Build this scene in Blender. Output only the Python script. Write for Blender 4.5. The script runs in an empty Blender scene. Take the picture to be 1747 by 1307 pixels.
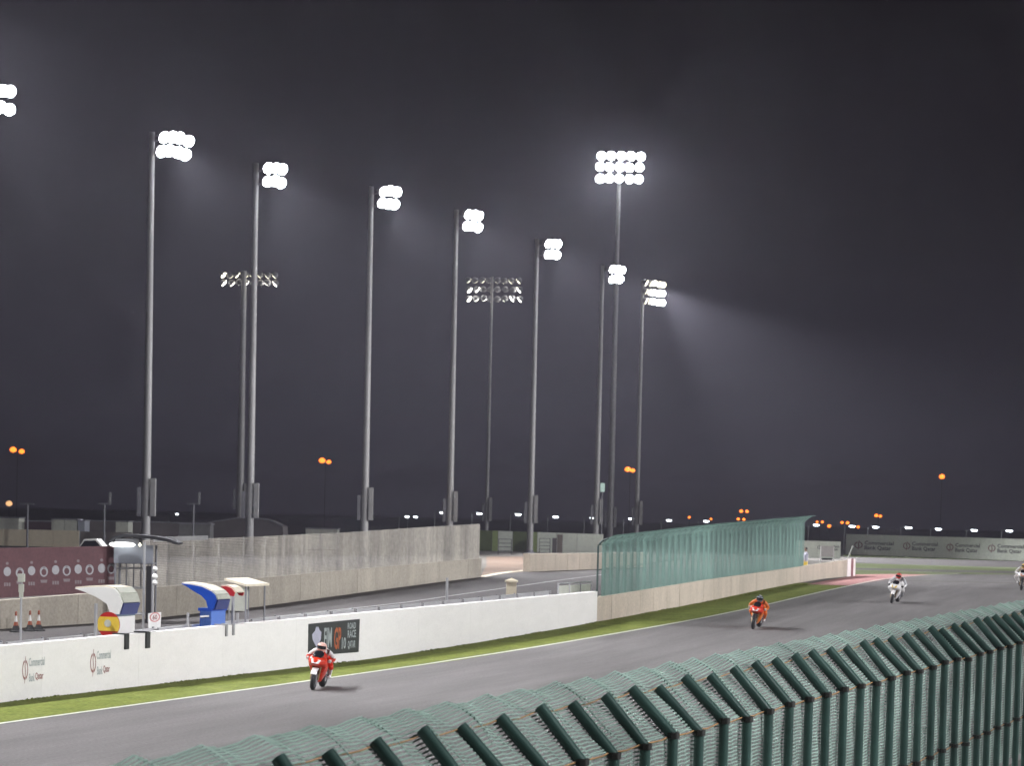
import bpy, math, random
import numpy as np
from mathutils import Vector, Matrix
random.seed(7)
RNG = random.Random(11)
S = bpy.context.scene
COL = S.collection
R = math.radians

# ------------------------------------------------------------------ camera
H = 4.8                       # eye height above the near ground
F = 4200.0                    # focal length in photo pixels (photo 1747 wide)
PITCH, ROLL = R(3.0), 0.024
YP = 882 + F * math.tan(PITCH)
XP = 873.5
CR0 = Vector((1, 0, 0)); CU0 = Vector((0, math.sin(PITCH), math.cos(PITCH)))
CF = Vector((0, math.cos(PITCH), -math.sin(PITCH)))
CR = CR0 * math.cos(ROLL) + CU0 * math.sin(ROLL)
CU = CU0 * math.cos(ROLL) - CR0 * math.sin(ROLL)
EYE = Vector((0, 0, H))
cam_data = bpy.data.cameras.new('camera')
cam_data.sensor_fit = 'HORIZONTAL'; cam_data.sensor_width = 36
cam_data.lens = 36 * F / 1747
cam_data.shift_y = (YP - 653.5) / 1747
cam_data.clip_start = 0.5; cam_data.clip_end = 6000
cam_data.dof.use_dof = True
cam_data.dof.focus_distance = 48
cam_data.dof.aperture_fstop = 3.4
cam = bpy.data.objects.new('camera', cam_data); COL.objects.link(cam)
m3 = Matrix((CR, CU, -CF)).transposed()
cam.matrix_world = Matrix.Translation(EYE) @ m3.to_4x4()
S.camera = cam

# ------------------------------------------------------------------ render / night sky
S.render.engine = 'CYCLES'
S.view_settings.view_transform = 'Standard'; S.view_settings.look = 'None'
S.view_settings.exposure = 0.08; S.view_settings.gamma = 1
try: S.view_settings.use_curve_mapping = False
except Exception: pass
cy = S.cycles
cy.use_denoising = True
try: cy.denoiser = 'OPENIMAGEDENOISE'; cy.denoising_input_passes = 'RGB_ALBEDO_NORMAL'
except Exception: pass
cy.max_bounces = 5; cy.diffuse_bounces = 2; cy.glossy_bounces = 2; cy.transmission_bounces = 4
cy.transparent_max_bounces = 12; cy.volume_bounces = 0
cy.caustics_reflective = False; cy.caustics_refractive = False
cy.sample_clamp_indirect = 3
cy.volume_max_steps = 64

world = bpy.data.worlds.new('World'); S.world = world; world.use_nodes = True
wn = world.node_tree; wn.nodes.clear()
wo = wn.nodes.new('ShaderNodeOutputWorld'); bg = wn.nodes.new('ShaderNodeBackground')
tc = wn.nodes.new('ShaderNodeTexCoord'); sx = wn.nodes.new('ShaderNodeSeparateXYZ')
rp = wn.nodes.new('ShaderNodeValToRGB')
wn.links.new(tc.outputs['Generated'], sx.inputs[0]); wn.links.new(sx.outputs['Z'], rp.inputs[0])
wn.links.new(rp.outputs[0], bg.inputs[0]); wn.links.new(bg.outputs[0], wo.inputs[0])
els = rp.color_ramp.elements
els[0].position = 0.0; els[0].color = (0.020, 0.0185, 0.0275, 1)
els[1].position = 1.0; els[1].color = (0.0016, 0.0012, 0.0016, 1)
e = els.new(0.04); e.color = (0.014, 0.0125, 0.019, 1)
e = els.new(0.11); e.color = (0.006, 0.0048, 0.0068, 1)
e = els.new(0.20); e.color = (0.0026, 0.0018, 0.0024, 1)
bg.inputs[1].default_value = 1.0

FLOOD = 52000.0               # power of one pylon head
HAZE = 0.00029

# ------------------------------------------------------------------ pixel helpers (photo pixels -> the place)
def gz(y):
    t = min(max((y - 80) / 70.0, 0), 1)
    return 1.5 * (t * t * (3 - 2 * t) * 0.5 + t * 0.5)
def ray(px, py):
    return CR * ((px - XP) / F) + CU * (-(py - YP) / F) + CF
def atY(px, py, Y):
    d = ray(px, py); return EYE + d * (Y / d.y)
def ground(px, py):
    d = ray(px, py); lo, hi = 5.0, 4000.0
    f = lambda Y: H + d.z / d.y * Y - gz(Y)
    if f(hi) > 0: return EYE + d * (hi / d.y)
    for _ in range(60):
        m = (lo + hi) / 2
        if f(m) > 0: lo = m
        else: hi = m
    return EYE + d * (lo / d.y)
def G(px, py):
    p = ground(px, py); return Vector((p.x, p.y, gz(p.y)))
def topz(p, px, py):           # z at plan position p whose image row is py
    lo, hi = -20.0, 120.0
    for _ in range(50):
        m = (lo + hi) / 2
        v = Vector((p.x, p.y, m)) - EYE
        row = YP - F * v.dot(CU) / v.dot(CF)
        if row > py: lo = m
        else: hi = m
    return lo
def pix(p):
    v = Vector(p) - EYE
    return (XP + F * v.dot(CR) / v.dot(CF), YP - F * v.dot(CU) / v.dot(CF))
class Plane:
    """upright plane through two plan points; hit() turns a photo pixel into (u, z) on it"""
    def __init__(s, a, b):
        s.o = Vector((a.x, a.y, 0)); s.d = Vector((b.x - a.x, b.y - a.y, 0)).normalized()
        s.n = Vector((s.d.y, -s.d.x, 0))
        if s.n.dot(Vector((0, 0, 0)) - s.o) < 0: s.n = -s.n
    def shifted(s, k):
        q = Plane.__new__(Plane); q.o = s.o + s.n * k; q.d = s.d; q.n = s.n; return q
    def hit(s, px, py):
        d = ray(px, py); t = (s.o - EYE).dot(s.n) / d.dot(s.n)
        p = EYE + d * t
        return (p - s.o).dot(s.d), p.z
    def pt(s, u, z, off=0.0):
        p = s.o + s.d * u + s.n * off; return Vector((p.x, p.y, z))

# ------------------------------------------------------------------ materials
MATS = {}
def mat(name, col, rough=0.6, metal=0.0, var=0.12, scale=3.0, bump=0.0, emit=None, est=0.0, rnd=0.0, col2=None, spec=0.5, stretch=None, nolight=False, grain=None):
    if name in MATS: return MATS[name]
    m = bpy.data.materials.new(name); m.use_nodes = True
    nt = m.node_tree; b = nt.nodes['Principled BSDF']
    b.inputs['Roughness'].default_value = rough; b.inputs['Metallic'].default_value = metal
    b.inputs['Specular IOR Level'].default_value = spec
    c = (*col, 1)
    geo = nt.nodes.new('ShaderNodeNewGeometry')
    mp = nt.nodes.new('ShaderNodeMapping')
    if stretch: mp.inputs['Scale'].default_value = stretch[:3]
    nt.links.new(geo.outputs['Position'], mp.inputs['Vector'])
    nz = nt.nodes.new('ShaderNodeTexNoise'); nz.inputs['Scale'].default_value = scale; nz.inputs['Detail'].default_value = 5
    if stretch and len(stretch) > 3: mp.vector_type = 'TEXTURE'; mp.inputs['Scale'].default_value = stretch[:3]; mp.inputs['Rotation'].default_value = (0, 0, stretch[3])
    nz.inputs['Roughness'].default_value = 0.65
    nt.links.new(mp.outputs[0], nz.inputs['Vector'])
    mx = nt.nodes.new('ShaderNodeMix'); mx.data_type = 'RGBA'
    k1 = tuple(max(v * (1 - var), 0) for v in col); k2 = tuple(v * (1 + var) for v in (col2 or col))
    mx.inputs[6].default_value = (*k1, 1); mx.inputs[7].default_value = (*k2, 1)
    mr = nt.nodes.new('ShaderNodeMapRange'); mr.inputs[1].default_value = 0.3; mr.inputs[2].default_value = 0.7
    nt.links.new(nz.outputs[0], mr.inputs[0]); nt.links.new(mr.outputs[0], mx.inputs[0])
    out = mx.outputs[2]
    if grain:
        g1 = nt.nodes.new('ShaderNodeTexNoise'); g1.inputs['Scale'].default_value = grain[0]; g1.inputs['Detail'].default_value = 2
        nt.links.new(geo.outputs['Position'], g1.inputs['Vector'])
        g2 = nt.nodes.new('ShaderNodeMapRange'); g2.inputs[1].default_value = 0.3; g2.inputs[2].default_value = 0.7
        g2.inputs[3].default_value = 1 - grain[1]; g2.inputs[4].default_value = 1 + grain[1]; nt.links.new(g1.outputs[0], g2.inputs[0])
        gv = nt.nodes.new('ShaderNodeVectorMath'); gv.operation = 'SCALE'; nt.links.new(out, gv.inputs[0]); nt.links.new(g2.outputs[0], gv.inputs['Scale']); out = gv.outputs[0]
    if rnd:
        oi = nt.nodes.new('ShaderNodeObjectInfo'); mm = nt.nodes.new('ShaderNodeMapRange')
        mm.inputs[3].default_value = 1 - rnd; mm.inputs[4].default_value = 1 + rnd
        nt.links.new(oi.outputs['Random'], mm.inputs[0])
        vm = nt.nodes.new('ShaderNodeVectorMath'); vm.operation = 'SCALE'
        nt.links.new(out, vm.inputs[0]); nt.links.new(mm.outputs[0], vm.inputs['Scale']); out = vm.outputs[0]
    nt.links.new(out, b.inputs['Base Color'])
    if bump:
        bp = nt.nodes.new('ShaderNodeBump'); bp.inputs['Strength'].default_value = bump; bp.inputs['Distance'].default_value = 0.02
        n2 = nt.nodes.new('ShaderNodeTexNoise'); n2.inputs['Scale'].default_value = scale * 12
        nt.links.new(geo.outputs['Position'], n2.inputs['Vector'])
        nt.links.new(n2.outputs[0], bp.inputs['Height']); nt.links.new(bp.outputs[0], b.inputs['Normal'])
    if emit:
        b.inputs['Emission Color'].default_value = (*emit, 1); b.inputs['Emission Strength'].default_value = est
    if nolight: m.cycles.emission_sampling = 'NONE'
    MATS[name] = m; return m

asphalt = mat('asphalt', (0.160, 0.151, 0.149), 0.8, var=0.2, scale=0.9, bump=0.35, spec=0.2, stretch=(1, 14, 1, -0.29), grain=(14, 0.16))
pitasph = mat('pit_asphalt', (0.095, 0.089, 0.088), 0.85, var=0.16, scale=0.5, bump=0.2, spec=0.15, stretch=(1, 0.4, 1), grain=(12, 0.14))
desert = mat('dusty_ground', (0.10, 0.092, 0.080), 0.95, var=0.3, scale=0.06, bump=0.2, grain=(5, 0.2))
turf = mat('turf', (0.150, 0.192, 0.042), 0.9, var=0.2, scale=1.1, bump=0.4, col2=(0.165, 0.185, 0.045), spec=0.1, grain=(9, 0.28))
turf_far = mat('turf_far', (0.13, 0.155, 0.075), 0.9, var=0.2, scale=0.3, bump=0.3, spec=0.1, grain=(3, 0.25))
blade_m = mat('grass_blades', (0.13, 0.15, 0.035), 0.9, var=0.3, scale=2.0, spec=0.1)
sand = mat('sand', (0.15, 0.10, 0.07), 0.95, var=0.2, scale=0.5, grain=(8, 0.2))
pink = mat('pink_paint', (0.48, 0.23, 0.22), 0.7, var=0.15, scale=0.7, grain=(8, 0.12))
linep = mat('line_paint', (0.64, 0.65, 0.56), 0.6, var=0.06, scale=2.0, grain=(10, 0.12))
linew = mat('worn_line', (0.36, 0.36, 0.35), 0.7, var=0.2, scale=2.0)
whitew = mat('white_wall', (0.80, 0.78, 0.76), 0.55, var=0.035, scale=0.9, rnd=0.012, stretch=(1, 1, 3), grain=(11, 0.025))
concrete = mat('concrete', (0.44, 0.38, 0.31), 0.85, var=0.12, scale=1.3, rnd=0.09, bump=0.3, stretch=(1, 1, 0.4), grain=(9, 0.1))
conc_g = mat('concrete_grey', (0.36, 0.325, 0.27), 0.85, var=0.14, scale=1.0, rnd=0.08, bump=0.3, stretch=(1, 1, 0.4), grain=(9, 0.12))
galv = mat('galvanised', (0.36, 0.36, 0.37), 0.5, 0.35, var=0.12, scale=0.8)
polem = mat('pole_steel', (0.36, 0.355, 0.35), 0.55, 0.2, var=0.1, scale=0.8)
galvd = mat('grey_paint', (0.21, 0.21, 0.23), 0.5, 0.2, var=0.1, scale=1.0)
meshg = mat('green_wire', (0.23, 0.325, 0.28), 0.55, 0.0, var=0.22, scale=0.8)
meshf = mat('green_wire_far', (0.155, 0.262, 0.228), 0.6, 0.0, var=0.35, scale=0.35, stretch=(1, 1, 0.25))
postg = mat('green_post', (0.032, 0.066, 0.057), 0.3, 0.0, var=0.25, scale=2.0, spec=0.4)
postf = mat('green_post_far', (0.015, 0.045, 0.04), 0.5, 0.0, var=0.2, scale=2.0)
clampm = mat('dark_clamp', (0.02, 0.02, 0.018), 0.5, 0.3)
rust = mat('rusty_wire', (0.30, 0.17, 0.07), 0.8, var=0.3, scale=3.0)
wireb = mat('brown_wire', (0.34, 0.315, 0.275), 0.7, 0.0, var=0.45, scale=0.6, stretch=(1, 1, 0.08), grain=(4, 0.15))
maroon = mat('maroon_banner', (0.125, 0.055, 0.062), 0.75, var=0.12, scale=0.8, grain=(9, 0.1))
bprint = mat('banner_print', (0.42, 0.42, 0.44), 0.7)
bprint2 = mat('banner_print_dim', (0.24, 0.20, 0.21), 0.7)
black = mat('black_board', (0.028, 0.032, 0.032), 0.5)
pgrey = mat('print_grey', (0.36, 0.40, 0.40), 0.5)
pmaroon = mat('print_maroon', (0.30, 0.13, 0.12), 0.5)
plila = mat('print_lilac', (0.42, 0.42, 0.52), 0.5)
porange = mat('print_orange', (0.40, 0.10, 0.035), 0.5)
hoard = mat('pale_hoarding', (0.68, 0.72, 0.63), 0.7, var=0.08, scale=0.5, rnd=0.05, grain=(4, 0.06))
hprint = mat('hoarding_print', (0.07, 0.07, 0.07), 0.7)
hprint2 = mat('hoarding_print_maroon', (0.20, 0.08, 0.075), 0.7)
olive = mat('olive_panel', (0.085, 0.115, 0.035), 0.7)
lime = mat('lime_panel', (0.26, 0.33, 0.12), 0.7)
cream = mat('cream_panel', (0.60, 0.53, 0.40), 0.6, var=0.08)
creamw = mat('cream_roof', (0.75, 0.68, 0.55), 0.5)
dimwall = mat('dim_wall', (0.12, 0.105, 0.105), 0.85, var=0.2, scale=0.4)
cabin = mat('pale_cabin', (0.46, 0.47, 0.41), 0.7, rnd=0.08)
white = mat('white_plastic', (0.78, 0.77, 0.75), 0.35, var=0.03)
blue = mat('blue_plastic', (0.008, 0.055, 0.36), 0.35, var=0.05)
blue2 = mat('light_blue_plastic', (0.10, 0.20, 0.55), 0.35, var=0.05)
navy = mat('navy_plastic', (0.03, 0.04, 0.17), 0.4)
steelb = mat('blue_grey', (0.13, 0.17, 0.24), 0.5)
redm = mat('red_paint', (0.42, 0.02, 0.02), 0.35, var=0.05)
yell = mat('yellow_paint', (0.72, 0.50, 0.06), 0.4)
orange_m = mat('orange_plastic', (0.30, 0.07, 0.03), 0.5)
rubber = mat('rubber', (0.012, 0.012, 0.013), 0.6)
darkm = mat('dark_metal', (0.022, 0.022, 0.026), 0.7, 0.0)
glassd = mat('dark_glass', (0.012, 0.012, 0.016), 0.12)
skin = mat('skin', (0.30, 0.17, 0.11), 0.6)
greyp = mat('panel_grey', (0.27, 0.29, 0.33), 0.6, var=0.05)
lens = mat('lit_lens', (0.8, 0.8, 0.8), 0.4, emit=(0.93, 0.96, 1.0), est=110.0, nolight=True)
lens_dim = mat('lit_lens_side', (0.8, 0.8, 0.7), 0.4, emit=(1.0, 0.93, 0.70), est=5.0, nolight=True)
lens_mid = mat('lit_lens_mid', (0.8, 0.8, 0.7), 0.4, emit=(1.0, 0.97, 0.85), est=16.0, nolight=True)
lampw = mat('street_lens', (0.8, 0.8, 0.8), 0.4, emit=(0.86, 0.95, 1.0), est=10.0, nolight=True)
lampo = mat('sodium_lens', (0.8, 0.5, 0.2), 0.4, emit=(1.0, 0.20, 0.02), est=3.0, nolight=True)
lampp = mat('sodium_lens_pale', (0.8, 0.5, 0.2), 0.4, emit=(1.0, 0.55, 0.25), est=1.1, nolight=True)
tubel = mat('lit_tube', (0.8, 0.8, 0.8), 0.4, emit=(0.97, 1.0, 0.97), est=4.0, nolight=True)

# ------------------------------------------------------------------ object helpers
def tag(o, label=None, cat=None, group=None, kind=None):
    if label: o['label'] = label
    if cat: o['category'] = cat
    if group: o['group'] = group
    if kind: o['kind'] = kind
    return o
def thing(name, label, cat, loc=(0, 0, 0), rz=0.0, group=None):
    o = bpy.data.objects.new(name, None); COL.objects.link(o)
    o.empty_display_size = 0.3
    o.location = loc; o.rotation_euler = (0, 0, rz)
    return tag(o, label, cat, group)
def world_loc(o):
    v = Vector((0, 0, 0))
    while o is not None: v += Vector(o.location); o = o.parent
    return v
class MB:
    def __init__(s): s.v = []; s.f = []; s.smooth = False
    def add(s, vs, fs):
        k = len(s.v); s.v.extend([tuple(p) for p in vs]); s.f.extend([tuple(i + k for i in f) for f in fs]); return s
    def box(s, c, size, rot=None, bev=0.0):
        hx, hy, hz = size[0] / 2, size[1] / 2, size[2] / 2
        vs = [Vector((x * hx, y * hy, z * hz)) for x in (-1, 1) for y in (-1, 1) for z in (-1, 1)]
        if rot is not None: vs = [rot @ v for v in vs]
        c = Vector(c)
        return s.add([v + c for v in vs], [(0, 1, 3, 2), (4, 6, 7, 5), (0, 4, 5, 1), (2, 3, 7, 6), (0, 2, 6, 4), (1, 5, 7, 3)])
    def tube(s, pts, r, n=8, cap=True):
        pts = [Vector(p) for p in pts]; rr = r if isinstance(r, (list, tuple)) else [r] * len(pts)
        vs = []; fs = []
        for i, p in enumerate(pts):
            a = pts[max(i - 1, 0)]; b = pts[min(i + 1, len(pts) - 1)]
            t = (b - a).normalized()
            ref = Vector((0, 0, 1)) if abs(t.z) < 0.9 else Vector((1, 0, 0))
            x = t.cross(ref).normalized(); y = t.cross(x)
            for k in range(n):
                w = 2 * math.pi * k / n
                vs.append(p + (x * math.cos(w) + y * math.sin(w)) * rr[i])
        for i in range(len(pts) - 1):
            for k in range(n):
                k2 = (k + 1) % n
                fs.append((i * n + k, i * n + k2, (i + 1) * n + k2, (i + 1) * n + k))
        if cap:
            fs.append(tuple(range(n - 1, -1, -1))); fs.append(tuple((len(pts) - 1) * n + k for k in range(n)))
        return s.add(vs, fs)
    def prism(s, outline, ext):
        """closed outline of 3-D points, extruded by vector ext"""
        n = len(outline); o = [Vector(p) for p in outline]; ext = Vector(ext)
        vs = o + [p + ext for p in o]
        fs = [tuple(range(n)), tuple(range(2 * n - 1, n - 1, -1))] + [(i, (i + 1) % n + 0, (i + 1) % n + n, i + n) for i in range(n)]
        return s.add(vs, fs)
    def loft(s, rings, cap=True):
        n = len(rings[0]); vs = [p for r_ in rings for p in r_]; fs = []
        for i in range(len(rings) - 1):
            for k in range(n):
                k2 = (k + 1) % n
                fs.append((i * n + k, i * n + k2, (i + 1) * n + k2, (i + 1) * n + k))
        if cap: fs.append(tuple(range(n - 1, -1, -1))); fs.append(tuple((len(rings) - 1) * n + k for k in range(n)))
        return s.add(vs, fs)
    def lathe(s, prof, c=(0, 0, 0), n=16, axis='z'):
        rings = []
        c = Vector(c)
        for r_, h_ in prof:
            ring = []
            for k in range(n):
                w = 2 * math.pi * k / n; a, b = max(r_, 1e-4) * math.cos(w), max(r_, 1e-4) * math.sin(w)
                ring.append(c + (Vector((a, b, h_)) if axis == 'z' else Vector((a, h_, b)) if axis == 'y' else Vector((h_, a, b))))
            rings.append(ring)
        return s.loft(rings)
    def mesh(s, name):
        me = bpy.data.meshes.new(name); me.from_pydata(s.v, [], s.f); me.update()
        if s.smooth:
            me.polygons.foreach_set('use_smooth', [True] * len(me.polygons))
            try: me.set_sharp_from_angle(angle=R(40))
            except Exception: pass
        return me
    def build(s, name, m, parent=None, world=True, smooth=False):
        s.smooth = smooth
        if world and parent is not None:
            w = world_loc(parent); s.v = [(x - w.x, y - w.y, z - w.z) for x, y, z in s.v]
        me = s.mesh(name); me.materials.append(m)
        o = bpy.data.objects.new(name, me); COL.objects.link(o)
        if parent is not None: o.parent = parent
        return o
def inst(name, me, parent, loc, rz=0.0, scale=None):
    o = bpy.data.objects.new(name, me); COL.objects.link(o); o.parent = parent
    o.location = loc; o.rotation_euler = (0, 0, rz)
    if scale: o.scale = scale
    return o
def copy_tree(o, parent=None):
    c = o.copy(); COL.objects.link(c); c.parent = parent
    for ch in list(o.children): copy_tree(ch, c)
    return c
def ord_(i):
    return ['first', 'second', 'third', 'fourth', 'fifth', 'sixth', 'seventh', 'eighth', 'ninth', 'tenth', 'eleventh', 'twelfth', 'thirteenth', 'fourteenth', 'fifteenth', 'sixteenth', 'seventeenth', 'eighteenth', 'nineteenth', 'twentieth'][i]

# ---- text and emblem as flat print (mesh) fitted in a rectangle of a plane
def text_mesh(body):
    cu = bpy.data.curves.new('t', 'FONT'); cu.body = body; cu.resolution_u = 2; cu.offset = 0.022
    o = bpy.data.objects.new('t', cu); COL.objects.link(o)
    bpy.context.view_layer.update()
    me = bpy.data.meshes.new_from_object(o.evaluated_get(bpy.context.evaluated_depsgraph_get()))
    vs = [tuple(v.co) for v in me.vertices]; fs = [tuple(p.vertices) for p in me.polygons]
    bpy.data.objects.remove(o); bpy.data.curves.remove(cu); bpy.data.meshes.remove(me)
    xs = [v[0] for v in vs]; ys = [v[1] for v in vs]
    x0, x1, y0, y1 = min(xs), max(xs), min(ys), max(ys)
    return [((v[0] - x0) / (x1 - x0), (v[1] - y0) / (y1 - y0)) for v in vs], fs
TXT = {}
def text_on(body, fn, m, name, parent, world=True):
    if body not in TXT: TXT[body] = text_mesh(body)
    vs, fs = TXT[body]
    mb = MB(); mb.add([fn(a, b) for a, b in vs], fs)
    return mb.build(name, m, parent, world)
def rect_fn(pl, px0, pyt, px1, pyb, off=0.004, slope=0.0):
    u0, z1 = pl.hit(px0, pyt); u1, _ = pl.hit(px1, pyt + slope * (px1 - px0)); _, z0 = pl.hit(px0, pyb)
    return lambda a, b: pl.pt(u0 + (u1 - u0) * a, z0 + (z1 - z0) * b, off)
def emblem(fn, m, name, parent, wthick=0.09):
    mb = MB()
    def arc(cx, cy_, rx, ry, a0, a1, th, n=12):
        vs = []; fs = []
        for i in range(n + 1):
            w = R(a0 + (a1 - a0) * i / n)
            for k in (1, 1 - th): vs.append(fn(cx + rx * k * math.cos(w), cy_ + ry * k * math.sin(w)))
        for i in range(n): fs.append((2 * i, 2 * i + 1, 2 * i + 3, 2 * i + 2))
        mb.add(vs, fs)
    arc(0.5, 0.5, 0.5, 0.36, 105, 262, 0.24); arc(0.5, 0.5, 0.5, 0.36, -78, 78, 0.24)
    vs = [fn(0.60, 1.0), fn(0.52, 0.97), fn(0.42, 0.62), fn(0.50, 0.42), fn(0.40, 0.0), fn(0.48, 0.03), fn(0.62, 0.42), fn(0.54, 0.62)]
    mb.add(vs, [(0, 1, 2, 7), (7, 2, 3, 6), (6, 3, 4, 5)])
    return mb.build(name, m, parent)

# ================================================================== GROUND
def strip(name, left, right, m, lvl, kind='structure', n=None):
    """sheet between two plan polylines of equal length, following the ground profile"""
    mb = MB(); vs = []; fs = []; rows = []
    for i in range(len(left) - 1):
        seg = max(abs(left[i + 1].y - left[i].y), abs(right[i + 1].y - right[i].y))
        k = max(1, int(seg / 3.0)) if n is None else n
        for j in range(k): rows.append((left[i].lerp(left[i + 1], j / k), right[i].lerp(right[i + 1], j / k)))
    rows.append((left[-1], right[-1]))
    C = 6
    for a, b in rows:
        for c in range(C + 1):
            p = a.lerp(b, c / C); vs.append((p.x, p.y, gz(p.y) + 0.004 * lvl))
    for i in range(len(rows) - 1):
        for c in range(C):
            k = i * (C + 1) + c; fs.append((k, k + 1, k + C + 2, k + C + 1))
    mb.add(vs, fs); o = mb.build(name, m); tag(o, kind=kind); return o
ys = [-200, -60, 0, 40, 70, 78] + list(np.arange(80, 152, 2.0)) + [155, 170, 200, 260, 400, 800, 1600, 3200]
mb = MB(); vs = []; fs = []
xs = [-1800, -500, -100, 0, 100, 500, 1800]
for y in ys:
    for x in xs: vs.append((x, float(y), gz(y)))
for i in range(len(ys) - 1):
    for j in range(len(xs) - 1):
        k = i * len(xs) + j; fs.append((k, k + 1, k + len(xs) + 1, k + len(xs)))
mb.add(vs, fs); tag(mb.build('ground', desert), kind='structure')

def back_extend(p0, p1, y):      # point on the line p0-p1 at plan depth y
    t = (y - p0.y) / (p1.y - p0.y); v = p0.lerp(p1, t); return Vector((v.x, v.y, gz(v.y)))
WLpx = [(0, 1236), (440, 1175), (780, 1126), (1020, 1087), (1200, 1055), (1306, 1033), (1450, 1000), (1544, 984.5), (1590, 981)]
WL = [G(*p) for p in WLpx]
WL0 = back_extend(WL[0], WL[2], -60)
WLs = [WL0] + WL
WBpx = [(0, 1200), (1018, 1062), (1200, 1028), (1458, 983)]
WB = [G(*p) for p in WBpx]
WB0 = back_extend(WB[0], WB[1], -60)
wallP = Plane(WB[0], WB[1])
U0 = (WB0 - WB[0]).dot(wallP.d)
# near fence line: equal post spacing of 1 m
FD = Vector((0.3714, 0.9285, 0))
def fence_post(n):
    t = (n + 28.4)
    return Vector((-42500 / F * 0.9285 + (2550 - XP) / F * 0.9285 * t, 0.9285 * t, 0))
FA, FB = fence_post(-60), fence_post(120)
def fence_x(y): t = (y - FA.y) / (FB.y - FA.y); return FA.x + (FB.x - FA.x) * t
# track sheet: left edge the white line, right edge just past the near fence
right = []
for p in WLs:
    right.append(Vector((fence_x(p.y) - 0.35, p.y, 0)))
far_l = [G(1590, 981), G(1640, 979.5), G(1747, 980.5), G(1900, 985)]
trk_l = WLs + [G(1640, 979.5)]
right.append(Vector((120, far_l[1].y, 0)))
strip('race_track', trk_l, right, asphalt, 1)
strip('race_track_bend', [G(1638, 979.5), G(1700, 979.2), G(1747, 980)], [Vector((80, 178, 0))] * 3, asphalt, 1) if False else None
# grass verge between wall and white line
def on_line(line, y):
    if y <= line[0].y: return line[0].copy()
    for a, b in zip(line, line[1:]):
        if a.y <= y <= b.y: return a.lerp(b, (y - a.y) / (b.y - a.y))
    return line[-1]
WBs = [WB0] + WB
grass_end = G(1450, 1000)
yv = [-60, 20, 50, 60, 75, 90, 105, 115, 125, 135, 142]
lft = [on_line(WBs, y) for y in yv]; rgt = [on_line(WLs, y) for y in yv]
k_ = G(1376, 997.5)
lft.append(k_); rgt.append(G(1450, 1000))
strip('grass_verge', lft, rgt, turf, 2)
strip('painted_run_off', [k_, G(1425, 989), G(1459, 983), G(1459.5, 981), G(1520, 980)],
      [G(1450, 1000), G(1500, 991), G(1544, 984.5), G(1560, 983.2), G(1588, 981)], pink, 3)
# edge line (12 cm wide, exaggerated by wear to 0.15)
def line_strip(name, pts, w, m, lvl):
    a = []; b = []
    for i, p in enumerate(pts):
        q0 = pts[max(i - 1, 0)]; q1 = pts[min(i + 1, len(pts) - 1)]
        t = Vector((q1.x - q0.x, q1.y - q0.y, 0)).normalized(); nn = Vector((t.y, -t.x, 0))
        a.append(p - nn * w / 2); b.append(p + nn * w / 2)
    return strip(name, a, b, m, lvl)
line_strip('track_edge_line', WLs + [G(1640, 979.5)], 0.15, linep, 4)
# far bends behind, on the right
def quad(name, pts, m, lvl):
    p = [G(*q) for q in pts]; return strip(name, [p[0], p[3]], [p[1], p[2]], m, lvl)
quad('far_grass', [(1440, 981), (1800, 980), (1800, 958), (1440, 946)], turf_far, 1)
quad('far_track', [(1440, 961), (1800, 970.5), (1800, 959.5), (1440, 950.5)], pitasph, 2)
quad('service_road', [(1440, 972.5), (1800, 980.5), (1800, 976.5), (1440, 969)], pitasph, 2)
line_strip('far_kerb_line', [G(1459, 972.8), G(1540, 974.8), G(1638, 978.6)], 0.45, linew, 3)
# pit lane
BBpx = [(0, 1074), (196, 1062), (440, 1036), (821, 985)]
BB = [G(*p) for p in BBpx]
BB0 = back_extend(BB[0], BB[1], 20)
pl_l = [BB0] + BB + [G(905, 976), G(1026, 971.5), G(1100, 966)]
def wall_back(y): return on_line(WBs, y) - wallP.n * 0.35
pl_r = [wall_back(p.y) for p in pl_l]
strip('pit_lane', pl_l, pl_r, pitasph, 1)
line_strip('pit_lane_line', [G(400, 1061), G(440, 1056), G(560, 1043), G(695, 1028), G(860, 1004), G(902, 998), G(1021, 982), G(1060, 976)], 0.16, linew, 2)
strip('sand_strip', [G(821, 984), G(830, 966), G(830, 950)], [G(903, 975), G(905, 962), G(905, 950)], sand, 2)
line_strip('pit_exit_edging', [G(822, 984.5), G(850, 979), G(899, 973.5)], 0.5, cream, 3)

# ================================================================== HAZE
hb = MB(); hb.box((0, 1500, 25.5), (3300, 3300, 53.0))
hz = hb.build('haze', None); hz.data.materials.clear()
hm = bpy.data.materials.new('haze_air'); hm.use_nodes = True; hn = hm.node_tree; hn.nodes.clear()
ho = hn.nodes.new('ShaderNodeOutputMaterial'); hv = hn.nodes.new('ShaderNodeVolumePrincipled')
hv.inputs['Color'].default_value = (0.86, 0.83, 1.0, 1); hv.inputs['Density'].default_value = HAZE; hv.inputs['Anisotropy'].default_value = 0.62
hn.links.new(hv.outputs[0], ho.inputs['Volume']); hz.data.materials.append(hm)
tag(hz, kind='stuff', label='thin night haze lit by the floodlights')

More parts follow.
